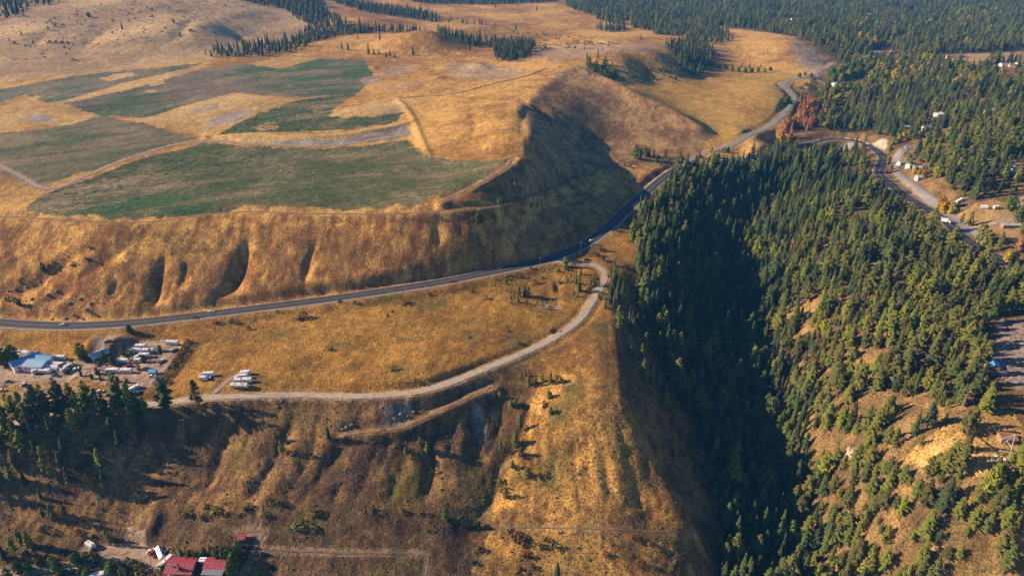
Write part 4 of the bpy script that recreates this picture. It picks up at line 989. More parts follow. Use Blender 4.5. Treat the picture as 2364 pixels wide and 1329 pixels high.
# place: (words for it, [(u, v, height m, kind, wide)])
STANDS = [
 ("in the pine row below the trailer yard", [(14,992,19,'pine',1),(44,976,17,'pine',1),(64,978,19,'round_pine',1),(98,972,21,'round_pine',1.1),(149,959,23,'pine',1.1),(173,945,17,'pine',1),(213,962,22,'pine',1),(234,958,16,'round_pine',.9),(281,949,23,'pine',1),(308,956,19,'round_pine',1),(322,966,16,'pine',1),(389,959,24,'pine',.95),(457,935,15,'round_pine',1.15),(80,965,16,'pine',.9),(30,968,16,'pine',.9),(113,962,20,'pine',1),(190,968,17,'round_pine',1),(250,970,16,'pine',1),(340,965,13,'pine',1),(70,992,17,'pine',1)]),
 ("on the shaded slope at the lower left", [(20,1008,20,'pine',1),(176,998,17,'round_pine',1),(125,1012,16,'round_pine',.9),(118,1098,21,'round_pine',1.05),(234,1078,14,'pine',1),(278,1030,13,'fir',1),(162,1118,13,'fir',1.1),(240,1110,9,'fir',1),(30,1118,13,'pine',1),(95,1150,8,'fir',1),(60,1050,18,'pine',1),(210,1040,9,'shrub',.5),(190,1085,6,'fir',1),(330,1000,11,'fir',1),(300,985,10,'round_pine',1),(260,1000,12,'pine',1),(75,1010,20,'snag',1),(15,1075,15,'snag',1),(45,1030,18,'round_pine',1),(150,1050,12,'fir',1)]),
 ("on the knoll above the lower left drive", [(125,1199,11,'round_pine',1.1),(101,1196,8,'pine',1.1),(152,1192,8,'round_pine',1.2),(51,1258,12,'pine',1),(71,1263,12,'round_pine',1.1),(34,1278,11,'pine',1.1),(10,1288,11,'fir',1.2),(257,1257,9,'round_pine',1.1),(247,1243,7,'pine',1.1),(102,1225,4,'shrub',.9),(182,1232,4,'rust_shrub',.9)]),
 ("on the front slope beside the bare spurs", [(758,1013,10.5,'fir',1),(636,1013,6,'round_pine',1.2),(653,1048,10,'round_pine',1.2),(1200,993,12,'fir',1),(1190,1033,11,'round_pine',1.3),(1156,1040,8,'round_pine',.9),(970,1030,7.5,'round_pine',.9),(986,1043,8,'pine',1),(1203,1054,7,'round_pine',1.5),(1183,1081,6,'round_pine',1.3),(1553,1054,9,'fir',1),(1499,915,8,'fir',1),(1542,948,17,'fir',1.1),(1213,866,6,'fir',1.1),(1220,890,8,'round_pine',1.2),(1271,886,8,'round_pine',1.2),(1237,884,7,'fir',1.2),(1286,1340,14,'fir',1),(1252,880,6,'round_pine',1.3)]),
 ("on the lower slope near the creek line", [(1271,955,5,'lime_tree',1),(1267,918,5,'lime_tree',1),(1217,1098,6,'lime_tree',1.1),(1180,937,4.5,'lime_tree',1),(1190,934,4,'lime_tree',1),(1154,914,3.5,'lime_tree',1),(1255,935,3.5,'olive_shrub',1),(1029,1199,8,'green_tree',.85),(1103,1216,4,'shrub',1),(997,1090,3.5,'shrub',.8),(1166,1148,6,'yellow_tree',.8),(1152,1116,4,'olive_shrub',1),(1161,1130,3.5,'rust_shrub',1.1),(937,1045,4,'lime_tree',.9),(949,1055,3,'olive_shrub',1),(915,1032,4,'olive_shrub',.9),(1149,980,2,'shrub',1),(1288,882,5,'shrub',1)]),
 ("at the foot of the slope below the spur", [(1190,1240,4,'rust_shrub',1.3),(1180,1228,3,'rust_shrub',1.3),(1210,1253,3.5,'rust_shrub',1.1),(1200,1246,3,'rust_shrub',1.2),(1257,1250,3.5,'olive_shrub',1.1),(1288,1264,3,'shrub',1.3),(1210,1284,3.5,'rust_shrub',1.1),(1103,1270,3,'shrub',1.3),(1245,1262,3,'olive_shrub',1.2),(860,1180,3,'olive_shrub',1.3),(930,1182,2.5,'olive_shrub',1.3),(975,1185,2.2,'olive_shrub',1.3),(985,1224,1.6,'rust_shrub',1.3),(1090,1300,2.5,'shrub',1.2),(1195,1320,3,'rust_shrub',1.4),(1225,1310,2.5,'rust_shrub',1.4),(1460,1240,2.5,'rust_shrub',1.3),(1500,1260,2.5,'rust_shrub',1.4),(1560,1290,3,'rust_shrub',1.4),(1400,1280,2.4,'rust_shrub',1.4),(1475,1300,2.6,'rust_shrub',1.4)]),
 ("on the brown slope above the red roofed shed", [(430,1192,4,'olive_shrub',1.4),(498,1182,4,'olive_shrub',1),(475,1170,3,'olive_shrub',1),(697,1216,4.5,'olive_shrub',1.6),(724,1186,3,'olive_shrub',1.6),(735,1182,2.5,'olive_shrub',1.5),(623,1159,2.8,'olive_shrub',1.3),(643,1165,3.2,'olive_shrub',1.3),(572,1169,3,'olive_shrub',1.1),(562,1179,3,'olive_shrub',1.1),(470,1195,3,'olive_shrub',1),(555,1190,2,'olive_shrub',1.1),(610,1190,2.5,'olive_shrub',1.5)]),
 ("in the belt round the red roofed house", [(420,1287,8,'fir',1.2),(437,1285,5,'shrub',.9),(456,1289,5,'shrub',.9),(472,1281,5.5,'green_tree',.8),(489,1282,7,'green_tree',.7),(505,1291,9,'green_tree',.8),(521,1291,9,'green_tree',.8),(533,1291,9,'green_tree',.8),(551,1275,8,'lime_tree',.7),(543,1303,9,'green_tree',.8),(537,1322,9,'green_tree',.9),(419,1331,10,'pine',.75),(374,1327,6,'shrub',.8),(448,1284,4,'lime_tree',.8),(465,1287,4,'shrub',.8),(556,1262,5,'lime_tree',.8)]),
 ("beside the lower left drive", [(179,1301,8,'green_tree',.9),(203,1297,7,'green_tree',.9),(223,1297,9,'green_tree',.9),(122,1304,6,'lime_tree',.8),(135,1321,8,'green_tree',.9),(42,1318,7,'green_tree',.9),(55,1314,6,'green_tree',.8),(68,1318,7,'green_tree',.8),(95,1305,6,'green_tree',.9),(20,1335,7,'green_tree',1),(265,1322,9,'green_tree',1.1),(285,1326,6,'lime_tree',1),(205,1330,6,'green_tree',1.2),(305,1305,4,'shrub',1.2),(318,1315,4,'olive_shrub',1.3),(292,1300,3.5,'olive_shrub',1.3),(330,1325,4,'olive_shrub',1.3),(190,1325,5,'green_tree',1.1),(70,1340,7,'green_tree',1)]),
 ("in the trailer yard", [(192,832,13,'green_tree',.75),(8,842,12,'green_tree',1),(32,833,12,'green_tree',.95),(285,819,5.5,'green_tree',.95),(260,840,6,'green_tree',.9),(225,863,5,'green_tree',.95),(369,810,4.5,'lime_tree',.9),(321,854,5,'lime_tree',.85),(242,834,8,'green_tree',.75),(296,831,4.5,'green_tree',.8),(334,835,5,'green_tree',.9),(166,842,4,'green_tree',1),(347,815,4,'sage',.8),(303,815,5,'sage',.8),(230,842,3,'olive_shrub',1.2),(326,829,4,'sage',.8)]),
 ("in the row along the yard drive", [(188,868,4,'green_tree',.7),(212,874,4,'green_tree',.8),(233,877,3.6,'green_tree',.8),(253,879,3.4,'green_tree',.8),(272,881,4,'green_tree',.8),(293,883,3.4,'green_tree',.8)]),
 ("by the bend of the gravel road", [(1305,617,9,'lime_tree',.75),(1337,672,16,'fir',1),(1341,634,8,'fir',1),(1330,655,11,'fir',1),(1418,649,14,'fir',1),(1413,678,14,'fir',1.1),(1438,682,14,'fir',1),(1418,698,12,'fir',1),(1408,700,11,'fir',1),(1397,711,8,'fir',1.1),(1416,713,9,'fir',1),(1428,665,13,'fir',1),(1424,690,13,'fir',1),(1198,685,9,'round_pine',1.2),(1211,683,10,'fir',1.2),(1219,685,9,'round_pine',1.2),(1186,686,5,'fir',1.2),(1196,699,6,'fir',1.2),(1181,702,4,'fir',1.2),(1216,704,5,'fir',1),(1170,658,6,'fir',1.1),(1143,661,4,'fir',1),(1170,673,5,'fir',1),(1324,684,7,'fir',1.2),(1269,714,3.5,'shrub',.9),(1368,661,6,'shrub',.7),(1378,658,7,'shrub',.6),(1276,766,4,'shrub',.9),(1382,688,4,'yellow_tree',1),(1418,613,7,'fir',1.2),(1443,619,4,'shrub',.8),(1450,618,5,'fir',1),(1392,602,4,'shrub',1),(1375,590,4.5,'shrub',1),(1388,579,5,'shrub',1),(1437,632,4,'shrub',.8),(1235,655,3.5,'shrub',1),(1252,643,2.5,'shrub',1),(1309,625,4,'shrub',1),(1325,618,4,'shrub',1),(1290,628,3,'shrub',1),(1293,655,4,'shrub',.9),(1310,650,3.5,'olive_shrub',1),(1360,672,4,'olive_shrub',1),(1405,640,4,'olive_shrub',1),(1398,690,4,'olive_shrub',1.1),(1203,640,3,'shrub',1),(1224,620,2.5,'olive_shrub',1),(1180,690,4,'fir',1.1),(1350,640,5,'fir',1),(1318,640,4,'fir',1)]),
 ("on the left rim of the ravine", [(1428,742,13,'round_pine',1.1),(1428,760,9,'round_pine',1.2),(1446,778,9,'fir',1.1),(1458,754,14,'fir',1),(1471,750,11,'fir',1),(1452,745,13,'snag',1),(1436,750,12,'round_pine',1.1),(1457,818,8,'fir',1.2),(1491,768,10,'fir',1),(1542,815,15,'fir',1),(1504,858,9,'fir',1.1),(1559,884,15,'fir',1),(1480,705,16,'fir',1),(1470,665,14,'fir',1),(1495,680,15,'fir',1),(1515,720,15,'fir',1),(1525,760,12,'fir',1),(1530,905,13,'fir',1),(1548,925,17,'fir',1),(1560,905,16,'fir',1),(1630,1000,18,'fir',1.1),(1655,1030,20,'fir',1.1),(1640,1015,17,'round_pine',1.1),(1505,810,9,'fir',1),(1520,850,10,'fir',1.1),(1585,640,20,'round_pine',1.2),(1560,610,14,'fir',1),(1605,625,22,'round_pine',1)]),
 ("on the dry bench field", [(300,768,6,'green_tree',1.1),(574,760,3,'shrub',1),(701,733,5,'shrub',1.1),(693,738,4,'shrub',1.1),(535,744,3.5,'shrub',1.1),(765,808,2.2,'olive_shrub',1.4),(895,730,2.2,'shrub',1),(909,853,3.6,'shrub',.95),(1200,794,2.5,'shrub',1),(1174,764,2,'shrub',1),(1085,780,1.8,'olive_shrub',1.4),(905,720,2,'olive_shrub',1.2),(935,704,3,'olive_shrub',1.4),(945,700,2.5,'shrub',1.2),(820,700,2.5,'shrub',1.2),(785,698,2.5,'shrub',1.3),(990,680,2.5,'olive_shrub',1.3),(1120,690,3,'olive_shrub',1.4),(1090,675,2.5,'shrub',1.2),(960,880,2,'olive_shrub',1.4),(500,745,2.5,'shrub',1.2),(450,735,2.2,'shrub',1.2),(640,720,2,'shrub',1.2)]),
 ("on the hillside above the highway", [(102,628,8,'green_tree',.8),(118,626,6,'shrub',.8),(130,618,5,'shrub',.9),(1105,515,9,'green_tree',1),(1098,510,6,'shrub',.9),(1144,506,5,'lime_tree',.8),(1151,472,5,'lime_tree',.8),(1227,479,5,'lime_tree',.8),(1242,476,3.5,'lime_tree',.8),(1203,442,4,'shrub',.8),(1190,436,7,'lime_tree',.8),(1201,446,6,'lime_tree',.8),(1308,422,4,'lime_tree',.8),(1301,424,3.5,'lime_tree',.8),(1352,396,4,'lime_tree',.8),(1345,402,3,'shrub',.9),(1442,383,5,'lime_tree',.9),(1160,480,3,'shrub',1),(50,652,4,'shrub',.9),(20,690,4,'shrub',1),(45,705,5,'green_tree',.9),(200,600,3,'olive_shrub',1.2),(170,612,3,'olive_shrub',1.2),(208,575,3,'olive_shrub',1.2),(1265,438,3,'olive_shrub',1),(1330,412,3,'shrub',1)]),
 ("in the copse beside the highway below the spur", [(1467,366,15,'green_tree',.9),(1475,368,13,'green_tree',.9),(1498,359,11,'fir',1.1),(1490,362,12,'green_tree',.8),(1515,380,12,'fir',1.2),(1545,372,9,'fir',1.1),(1525,385,10,'fir',1.1),(1508,365,12,'fir',1.1),(1535,362,9,'lime_tree',.8),(1520,372,10,'fir',1.1),(1530,378,9,'fir',1.1),(1483,358,8,'green_tree',.9),(1640,357,9,'yellow_tree',1),(1645,362,7,'yellow_tree',.9),(1680,350,6,'green_tree',1.1),(1615,365,6,'shrub',1),(1672,352,6,'shrub',1.2)]),
 ("scattered on the dry plateau behind the fields", [(954,129,17,'fir',1),(1061,120,13,'fir',1.1),(1075,117,12,'fir',1.1),(790,114,16,'fir',1),(804,117,15,'fir',1),(851,125,19,'fir',1),(863,127,15,'fir',1),(875,128,12,'fir',1.1),(892,134,10,'round_pine',1.3),(912,136,9,'round_pine',1.5),(900,130,12,'fir',1.1),(1191,71,19,'fir',1),(1037,53,18,'fir',1),(1042,52,17,'fir',1),(1108,58,18,'fir',1),(1113,58,18,'fir',1),(1144,63,14,'fir',1),(1121,60,12,'fir',1),(1137,62,10,'fir',1),(1095,58,12,'fir',1),(1068,55,12,'round_pine',1.2),(1078,57,10,'round_pine',1.2),(1239,26,18,'fir',1),(1144,19,16,'fir',1),(1479,92,14,'fir',1),(1537,104,15,'fir',1),(826,90,12,'fir',1),(877,92,13,'fir',1),(1085,118,12,'round_pine',1.2),(1100,108,12,'fir',1),(1412,160,14,'fir',1),(1380,140,16,'fir',1),(1362,150,16,'fir',1),(1355,148,18,'fir',1)]),
 ("scattered on the pale hill at the upper left", [(283,68,18,'fir',1),(205,40,9,'green_tree',1.3),(235,14,9,'fir',1.2),(121,57,9,'fir',1.2),(128,62,9,'round_pine',1.4),(112,70,8,'round_pine',1.5),(78,103,8,'round_pine',1.4),(60,110,6,'round_pine',1.4),(130,100,5,'shrub',1.2),(115,100,5,'shrub',1.2),(415,83,7,'round_pine',1.4),(402,55,9,'round_pine',1.4),(440,72,5,'shrub',1.4),(418,88,6,'round_pine',1.4),(545,92,7,'round_pine',1.3),(608,78,8,'fir',1.3),(35,102,5,'shrub',1.3),(178,28,8,'fir',1.2),(55,40,12,'fir',1),(50,82,11,'fir',1),(340,20,6,'round_pine',1.4),(312,8,7,'round_pine',1.4),(170,140,4,'shrub',1.5),(352,40,5,'shrub',1.4),(520,15,6,'round_pine',1.3),(560,32,6,'round_pine',1.3),(260,78,4,'shrub',1.3),(495,76,4,'shrub',1.3),(560,70,6,'round_pine',1.3),(145,100,4,'shrub',1.3),(22,95,8,'fir',1.1),(180,38,7,'round_pine',1.2)]),
 ("round the lookout clearing", [(2232,1005,14,'round_pine',1.35),(2242,990,12,'round_pine',1.3),(2228,985,10,'round_pine',1.3),(2228,1045,11,'round_pine',1.1),(2124,1028,7,'round_pine',1.1),(2183,968,5,'round_pine',1),(2190,1085,19,'pine',1),(2210,1095,18,'pine',1),(2175,1095,17,'pine',1),(2138,1105,15,'pine',1),(1985,1042,5,'round_pine',1.2),(2010,1075,14,'snag',1),(2350,1075,14,'pine',1),(2320,1100,14,'round_pine',1),(2300,1120,15,'pine',1),(2360,1050,14,'round_pine',1)]),
 ("in the wood right of the ravine", [(1827,592,15,'yellow_tree',.6),(1832,598,11,'yellow_tree',.6),(1880,745,13,'lime_tree',.6),(1884,735,11,'yellow_tree',.55),(1770,640,9,'orange_tree',.7),(1977,740,7,'lime_tree',.7),(2050,800,13,'lime_tree',.5),(1742,615,6,'yellow_tree',.7),(1868,478,7,'lime_tree',.9),(1845,640,6,'orange_tree',.8),(1578,500,7,'orange_tree',.8),(1502,568,7,'lime_tree',.8),(1530,588,5,'lime_tree',.8),(1520,575,5,'olive_shrub',1)]),
 ("along the roads on the right", [(2110,402,9,'yellow_tree',.9),(2118,412,9,'yellow_tree',.9),(2132,412,10,'orange_tree',.8),(2128,405,10,'lime_tree',.8),(2100,385,9,'lime_tree',.9),(2096,372,8,'lime_tree',.9),(2052,350,9,'lime_tree',.9),(2060,335,10,'lime_tree',.9),(2050,378,8,'lime_tree',.9),(2052,400,8,'orange_tree',1),(2056,393,7,'orange_tree',1),(2172,480,11,'orange_tree',.9),(2182,488,10,'orange_tree',.9),(2194,494,11,'yellow_tree',.8),(2176,492,10,'yellow_tree',.8),(2210,478,6,'green_tree',1),(2262,560,15,'lime_tree',1),(2275,566,13,'lime_tree',1),(2236,522,13,'round_pine',1.1),(2218,518,10,'round_pine',1),(2305,575,15,'pine',1),(2352,582,12,'orange_tree',.8),(2335,604,9,'lime_tree',1.1),(2325,605,9,'yellow_tree',1),(2330,484,12,'green_tree',1.2),(2350,510,12,'green_tree',1.1),(2360,540,14,'round_pine',1.2),(2075,330,10,'lime_tree',1),(2085,322,9,'yellow_tree',1),(2000,385,8,'lime_tree',1),(1892,368,10,'lime_tree',.8),(1912,372,9,'lime_tree',.8),(1918,382,8,'yellow_tree',.9),(1905,385,9,'lime_tree',.8)]),
 ("in the scrub below the plateau scarp", [(1660,158,8,'green_tree',1.2),(1675,160,8,'green_tree',1.2),(1690,164,8,'green_tree',1.2),(1705,166,8,'green_tree',1.2),(1720,168,8,'green_tree',1.2),(1735,168,8,'green_tree',1.2),(1750,166,8,'green_tree',1.2),(1765,168,7,'green_tree',1.2),(1778,164,7,'green_tree',1.2),(1690,155,9,'fir',1.2),(1712,156,10,'fir',1.2),(1730,158,9,'fir',1.2),(1755,158,9,'fir',1.2),(1645,152,8,'green_tree',1.3),(1632,150,8,'green_tree',1.3),(1812,240,9,'green_tree',1.2),(1818,235,8,'green_tree',1.2),(1825,240,7,'lime_tree',1),(1470,165,5,'green_tree',1.3),(1490,160,5,'green_tree',1.3),(1560,185,5,'green_tree',1.4),(1535,165,5,'shrub',1.8),(1505,182,5,'shrub',1.6),(1460,180,5,'shrub',1.8),(1580,165,8,'green_tree',1.2),(1600,175,8,'green_tree',1.2),(1570,150,8,'green_tree',1.2),(1860,198,5,'shrub',1.6),(1850,205,4,'shrub',1.6),(1870,205,4,'shrub',1.6),(1845,178,7,'green_tree',1.2),(1858,174,6,'green_tree',1.2),(1872,180,8,'green_tree',1)]),
]
STANDS.append(("in the partly unseen stand across the left edge", [(-25,990,20,'pine',1),(-50,1000,21,'round_pine',1),(-80,995,20,'pine',1),(-30,1040,19,'pine',1),(-70,1060,20,'pine',1),(-110,1030,20,'round_pine',1),(-40,1100,17,'pine',1),(-90,1110,18,'pine',1),(-15,1150,14,'pine',1),(40,1085,15,'pine',1),(90,1060,14,'round_pine',1),(5,1040,17,'pine',1),(60,1120,10,'fir',1.1),(140,1075,10,'fir',1)]))  # outer pines are out of view, added to cast shade over the lower left
# rust-red dead conifers between the side road and the gully, autumn trees in the far woods
def fill(pix, n, kinds, hlo, hhi, seed, wide=(0.9, 1.1)):
    P = gpoly(pix); r = np.random.default_rng(seed)
    x = r.uniform(P[:, 0].min(), P[:, 0].max(), 40 * n); y = r.uniform(P[:, 1].min(), P[:, 1].max(), 40 * n)
    ok = in_poly(x, y, P)
    for q in ('side_road', 'highway', 'hill_road'): ok &= poly_dist(x, y, ROADXY[q][0], reach=20) > 7
    return [(a, b, r.uniform(hlo, hhi), kinds[r.integers(len(kinds))], r.uniform(*wide)) for a, b in zip(x[ok][:n], y[ok][:n])]
FILLS = [
 ("on the shaded right flank of the big spur", fill([(1455,770),(1490,690),(1540,800),(1600,930),(1650,1060),(1668,1200),(1640,1210),(1590,1090),(1540,990),(1490,890)], 34, ['fir', 'fir', 'round_pine'], 7, 16, 9)),
 ("in the rust coloured stand beside the side road bend", fill([(1842,236),(1880,238),(1920,250),(1900,285),(1868,315),(1830,330),(1790,348),(1778,345),(1800,318),(1832,285)], 130, ['rust_fir', 'rust_fir', 'rust_fir', 'snag', 'rust_fir', 'orange_tree'], 11, 18, 1, (0.9, 1.4))),
 ("among the green trees behind the rust stand", fill([(1905,205),(1950,205),(1965,240),(1930,250),(1900,230)], 16, ['rust_fir', 'rust_fir', 'lime_tree'], 12, 17, 2, (1., 1.3))),
 ("in the autumn band of the far woods", fill([(2000,170),(2110,140),(2200,155),(2300,165),(2310,190),(2230,205),(2130,215),(2020,210)], 95, ['lime_tree', 'yellow_tree', 'lime_tree', 'green_tree'], 12, 18, 3)),
 ("in the leafy patch near the white roofed house", fill([(1905,172),(1960,160),(2010,150),(2020,170),(1960,190),(1915,195)], 30, ['lime_tree', 'green_tree', 'green_tree'], 12, 17, 4)),
 ("on the far wooded hill at the top right", fill([(1900,60),(2364,20),(2364,110),(2000,120)], 90, ['lime_tree', 'lime_tree', 'green_tree', 'yellow_tree'], 14, 20, 5)),
 ("among the pines behind the hill road", fill([(2130,340),(2300,280),(2364,330),(2364,430),(2220,440),(2150,420)], 30, ['lime_tree', 'green_tree', 'lime_tree'], 9, 14, 6)),
 ("scattered among the pines on the slope right of the ravine", fill([(1860,640),(2000,520),(2200,620),(2280,720),(2150,900),(1960,940),(1880,860)], 26, ['lime_tree', 'olive_shrub', 'snag', 'snag'], 4, 10, 7)),
 ("on the lower ravine slope", fill([(1900,1080),(2050,1110),(2180,1180),(2150,1320),(1950,1320)], 14, ['snag', 'lime_tree', 'snag'], 4, 13, 8)),
]
def stand(words, items, pixel=True):
    n_of = {}
    if pixel:
        a = np.array([(q[0], q[1]) for q in items], float); x, y, z = ground(a[:, 0], a[:, 1])
        items = [(x[k], y[k], *items[k][2:]) for k in range(len(items))]
    for q in items: n_of[q[3]] = n_of.get(q[3], 0) + 1
    byx = {}
    for k, q in enumerate(items): byx.setdefault(q[3], []).append((q[0] / q[1], k))
    rank = {}
    for kd, lst in byx.items():
        for r_k, (_, k) in enumerate(sorted(lst)): rank[k] = r_k
    for k, (x, y, h, kind, wide) in enumerate(items):
        nm, cat = NAMES[kind]
        if pixel and n_of[kind] > 1 and n_of[kind] <= 30: lab = f"{LOOKS[kind]} {words}, {ORD[rank[k]]} from left"
        else: lab = f"{LOOKS[kind]} {words}"
        if len(lab.split()) > 16: lab = f"{LOOKS[kind]} {words}, {ORD[rank[k]]} from left"
        plant(kind, nm, lab, cat, x, y, h * (1.18 if 'pine row' in words else 1.0) / SIZE0[kind], f"{LOOKS[kind]}s {words}" , None, None, wide)
for words_, items_ in STANDS: stand(words_, items_)
for words_, items_ in FILLS: stand(words_, items_, False)

# ---- clipped hedge along the right side of the trailer yard
def hedge(name, label, pix, h, w):
    line = resample(gline(pix), 1.0); r = np.random.default_rng(5)
    n = len(line) * 26
    k = r.integers(0, len(line), n); a = r.uniform(0, math.pi, n)
    P = np.column_stack([line[k, 0] + np.cos(a) * w * r.uniform(.7, 1.1, n) + r.uniform(-.5, .5, n), line[k, 1] + r.uniform(-.5, .5, n) + np.cos(a) * 0.4, np.sin(a) * h * r.uniform(.7, 1.12, n)])
    P[:, 2] += height(P[:, 0], P[:, 1])
    N_ = np.column_stack([np.cos(a), r.normal(0, .3, n), np.sin(a)]) + r.normal(0, .35, (n, 3))
    V, F = orient_quads(P, N_, r.uniform(.25, .5, n), r.uniform(.2, .4, n), r)
    root = empty(name, (float(line[0, 0]), float(line[0, 1]), float(height(*line[0]))))
    o = bpy.data.objects.new('foliage', fast_mesh('foliage', V - np.array(root.location), F, [MAT['shrub_olive']])); col.objects.link(o); o.parent = root
    tag(root, label, 'hedge')
hedge('hedge', "long straight hedge along the right side of the trailer yard", [(434,790),(420,815),(396,850),(369,888)], 2.6, 1.3)
hedge('hedge', "short hedge on the bank beside the teal roofed shed", [(284,795),(262,812),(244,830),(228,845)], 2.2, 1.2)
# ------------------------------------------------------------------ built things
material('white_panel', (0.78, 0.77, 0.74), 0.45, 0.4, (2.0, 0.05))
material('cream_panel', (0.70, 0.66, 0.58), 0.5, 0.35, (2.0, 0.06))
material('grey_panel', (0.42, 0.42, 0.42), 0.5, 0.35, (2.0, 0.08))
material('dark_glass', (0.03, 0.035, 0.045), 0.15, 0.6)
material('tyre', (0.03, 0.03, 0.03), 0.9, 0.1)
material('stripe', (0.12, 0.14, 0.20), 0.5, 0.3)
material('green_panel', (0.10, 0.30, 0.24), 0.6, 0.3)
material('blue_paint', (0.05, 0.13, 0.33), 0.35, 0.5)
material('red_paint', (0.42, 0.03, 0.03), 0.35, 0.5)
material('dark_paint', (0.035, 0.04, 0.05), 0.3, 0.5)
material('grey_paint', (0.22, 0.23, 0.25), 0.35, 0.5)
material('orange_paint', (0.60, 0.16, 0.03), 0.5, 0.4)
material('yellow_paint', (0.70, 0.45, 0.05), 0.5, 0.4)
material('blue_roof', (0.13, 0.38, 0.66), 0.5, 0.4, (0.6, 0.12))
material('pale_blue_roof', (0.36, 0.52, 0.66), 0.5, 0.4, (0.6, 0.10))
material('teal_roof', (0.34, 0.50, 0.52), 0.5, 0.4, (0.6, 0.1))
material('red_roof', (0.44, 0.075, 0.095), 0.5, 0.4, (0.7, 0.12))
material('grey_roof', (0.22, 0.22, 0.23), 0.6, 0.3, (0.7, 0.12))
material('brown_roof', (0.30, 0.15, 0.07), 0.8, 0.2, (1.5, 0.2))
material('film', (0.76, 0.75, 0.70), 0.5, 0.3, (1.0, 0.05))
material('wood_wall', (0.32, 0.20, 0.11), 0.85, 0.2, (2.0, 0.2))
material('dark_wall', (0.10, 0.08, 0.075), 0.85, 0.2, (2.0, 0.2))
material('pole_wood', (0.20, 0.12, 0.08), 0.9, 0.1, (4.0, 0.2))
material('galvanised', (0.45, 0.45, 0.46), 0.5, 0.4, (4.0, 0.1), metallic=0.2)
material('rock', (0.24, 0.20, 0.165), 0.95, 0.1, (1.2, 0.3))

def box_mesh(name, x0, x1, y0, y1, z0, z1, mat, taper=(0, 0, 0, 0), bevel=0.0):
    """box with the top drawn in by taper (x0, x1, y0, y1 sides), edges bevelled"""
    a, b, c, d = taper
    V = [(x0, y0, z0), (x1, y0, z0), (x1, y1, z0), (x0, y1, z0), (x0 + a, y0 + c, z1), (x1 - b, y0 + c, z1), (x1 - b, y1 - d, z1), (x0 + a, y1 - d, z1)]
    F = [(0, 3, 2, 1), (4, 5, 6, 7), (0, 1, 5, 4), (1, 2, 6, 5), (2, 3, 7, 6), (3, 0, 4, 7)]
    me = bpy.data.meshes.new(name); me.from_pydata(V, [], F); me.materials.append(mat)
    if bevel:
        bm = bmesh.new(); bm.from_mesh(me); bmesh.ops.bevel(bm, geom=bm.edges[:], offset=bevel, segments=2, affect='EDGES'); bm.to_mesh(me); bm.free()
    me.update(); return me
def cyl_mesh(name, r, h, mat, n=12, axis='z', r2=None):
    bm = bmesh.new(); bmesh.ops.create_cone(bm, cap_ends=True, segments=n, radius1=r, radius2=r if r2 is None else r2, depth=h)
    if axis == 'y': bmesh.ops.rotate(bm, verts=bm.verts, matrix=Matrix.Rotation(math.pi / 2, 3, 'X'))
    if axis == 'x': bmesh.ops.rotate(bm, verts=bm.verts, matrix=Matrix.Rotation(math.pi / 2, 3, 'Y'))
    me = bpy.data.meshes.new(name); bm.to_mesh(me); bm.free(); me.materials.append(mat); return me
def part(name, me, parent, loc=(0, 0, 0), rot=(0, 0, 0)):
    o = bpy.data.objects.new(name, me); col.objects.link(o); o.parent = parent; o.location = loc; o.rotation_euler = rot; return o
_cache = {}
def cached(key, fn):
    if key not in _cache: _cache[key] = fn()
    return _cache[key]
def spot(u, v, lift=0.0):
    x, y, z = ground(u, v); return float(x[0]), float(y[0]), float(z[0]) + lift
def level_spot(u, v, L, W, rz):
    """seat for a rigid thing: height of the ground under its four corners"""
    x, y, z = spot(u, v); c, s = math.cos(rz), math.sin(rz)
    zz = [float(height(x + c * a * L / 2 - s * b * W / 2, y + s * a * L / 2 + c * b * W / 2)) for a in (-1, 1) for b in (-1, 1)]
    dzx = ((zz[2] + zz[3]) - (zz[0] + zz[1])) / 2 / L; dzy = ((zz[1] + zz[3]) - (zz[0] + zz[2])) / 2 / W
    return x, y, sum(zz) / 4 + 0.12, dzx, dzy

WHEEL = cyl_mesh('wheel', 0.34, 0.22, MAT['tyre'], 14, 'y'); RIM = cyl_mesh('rim', 0.19, 0.24, MAT['galvanised'], 10, 'y')
def wheels(root, xs, half, r=0.34):
    for x in xs:
        for s in (-1, 1):
            w = part('wheel', WHEEL, root, (x, s * half, r)); w.scale = (r / .34, 1, r / .34); part('rim', RIM, w)

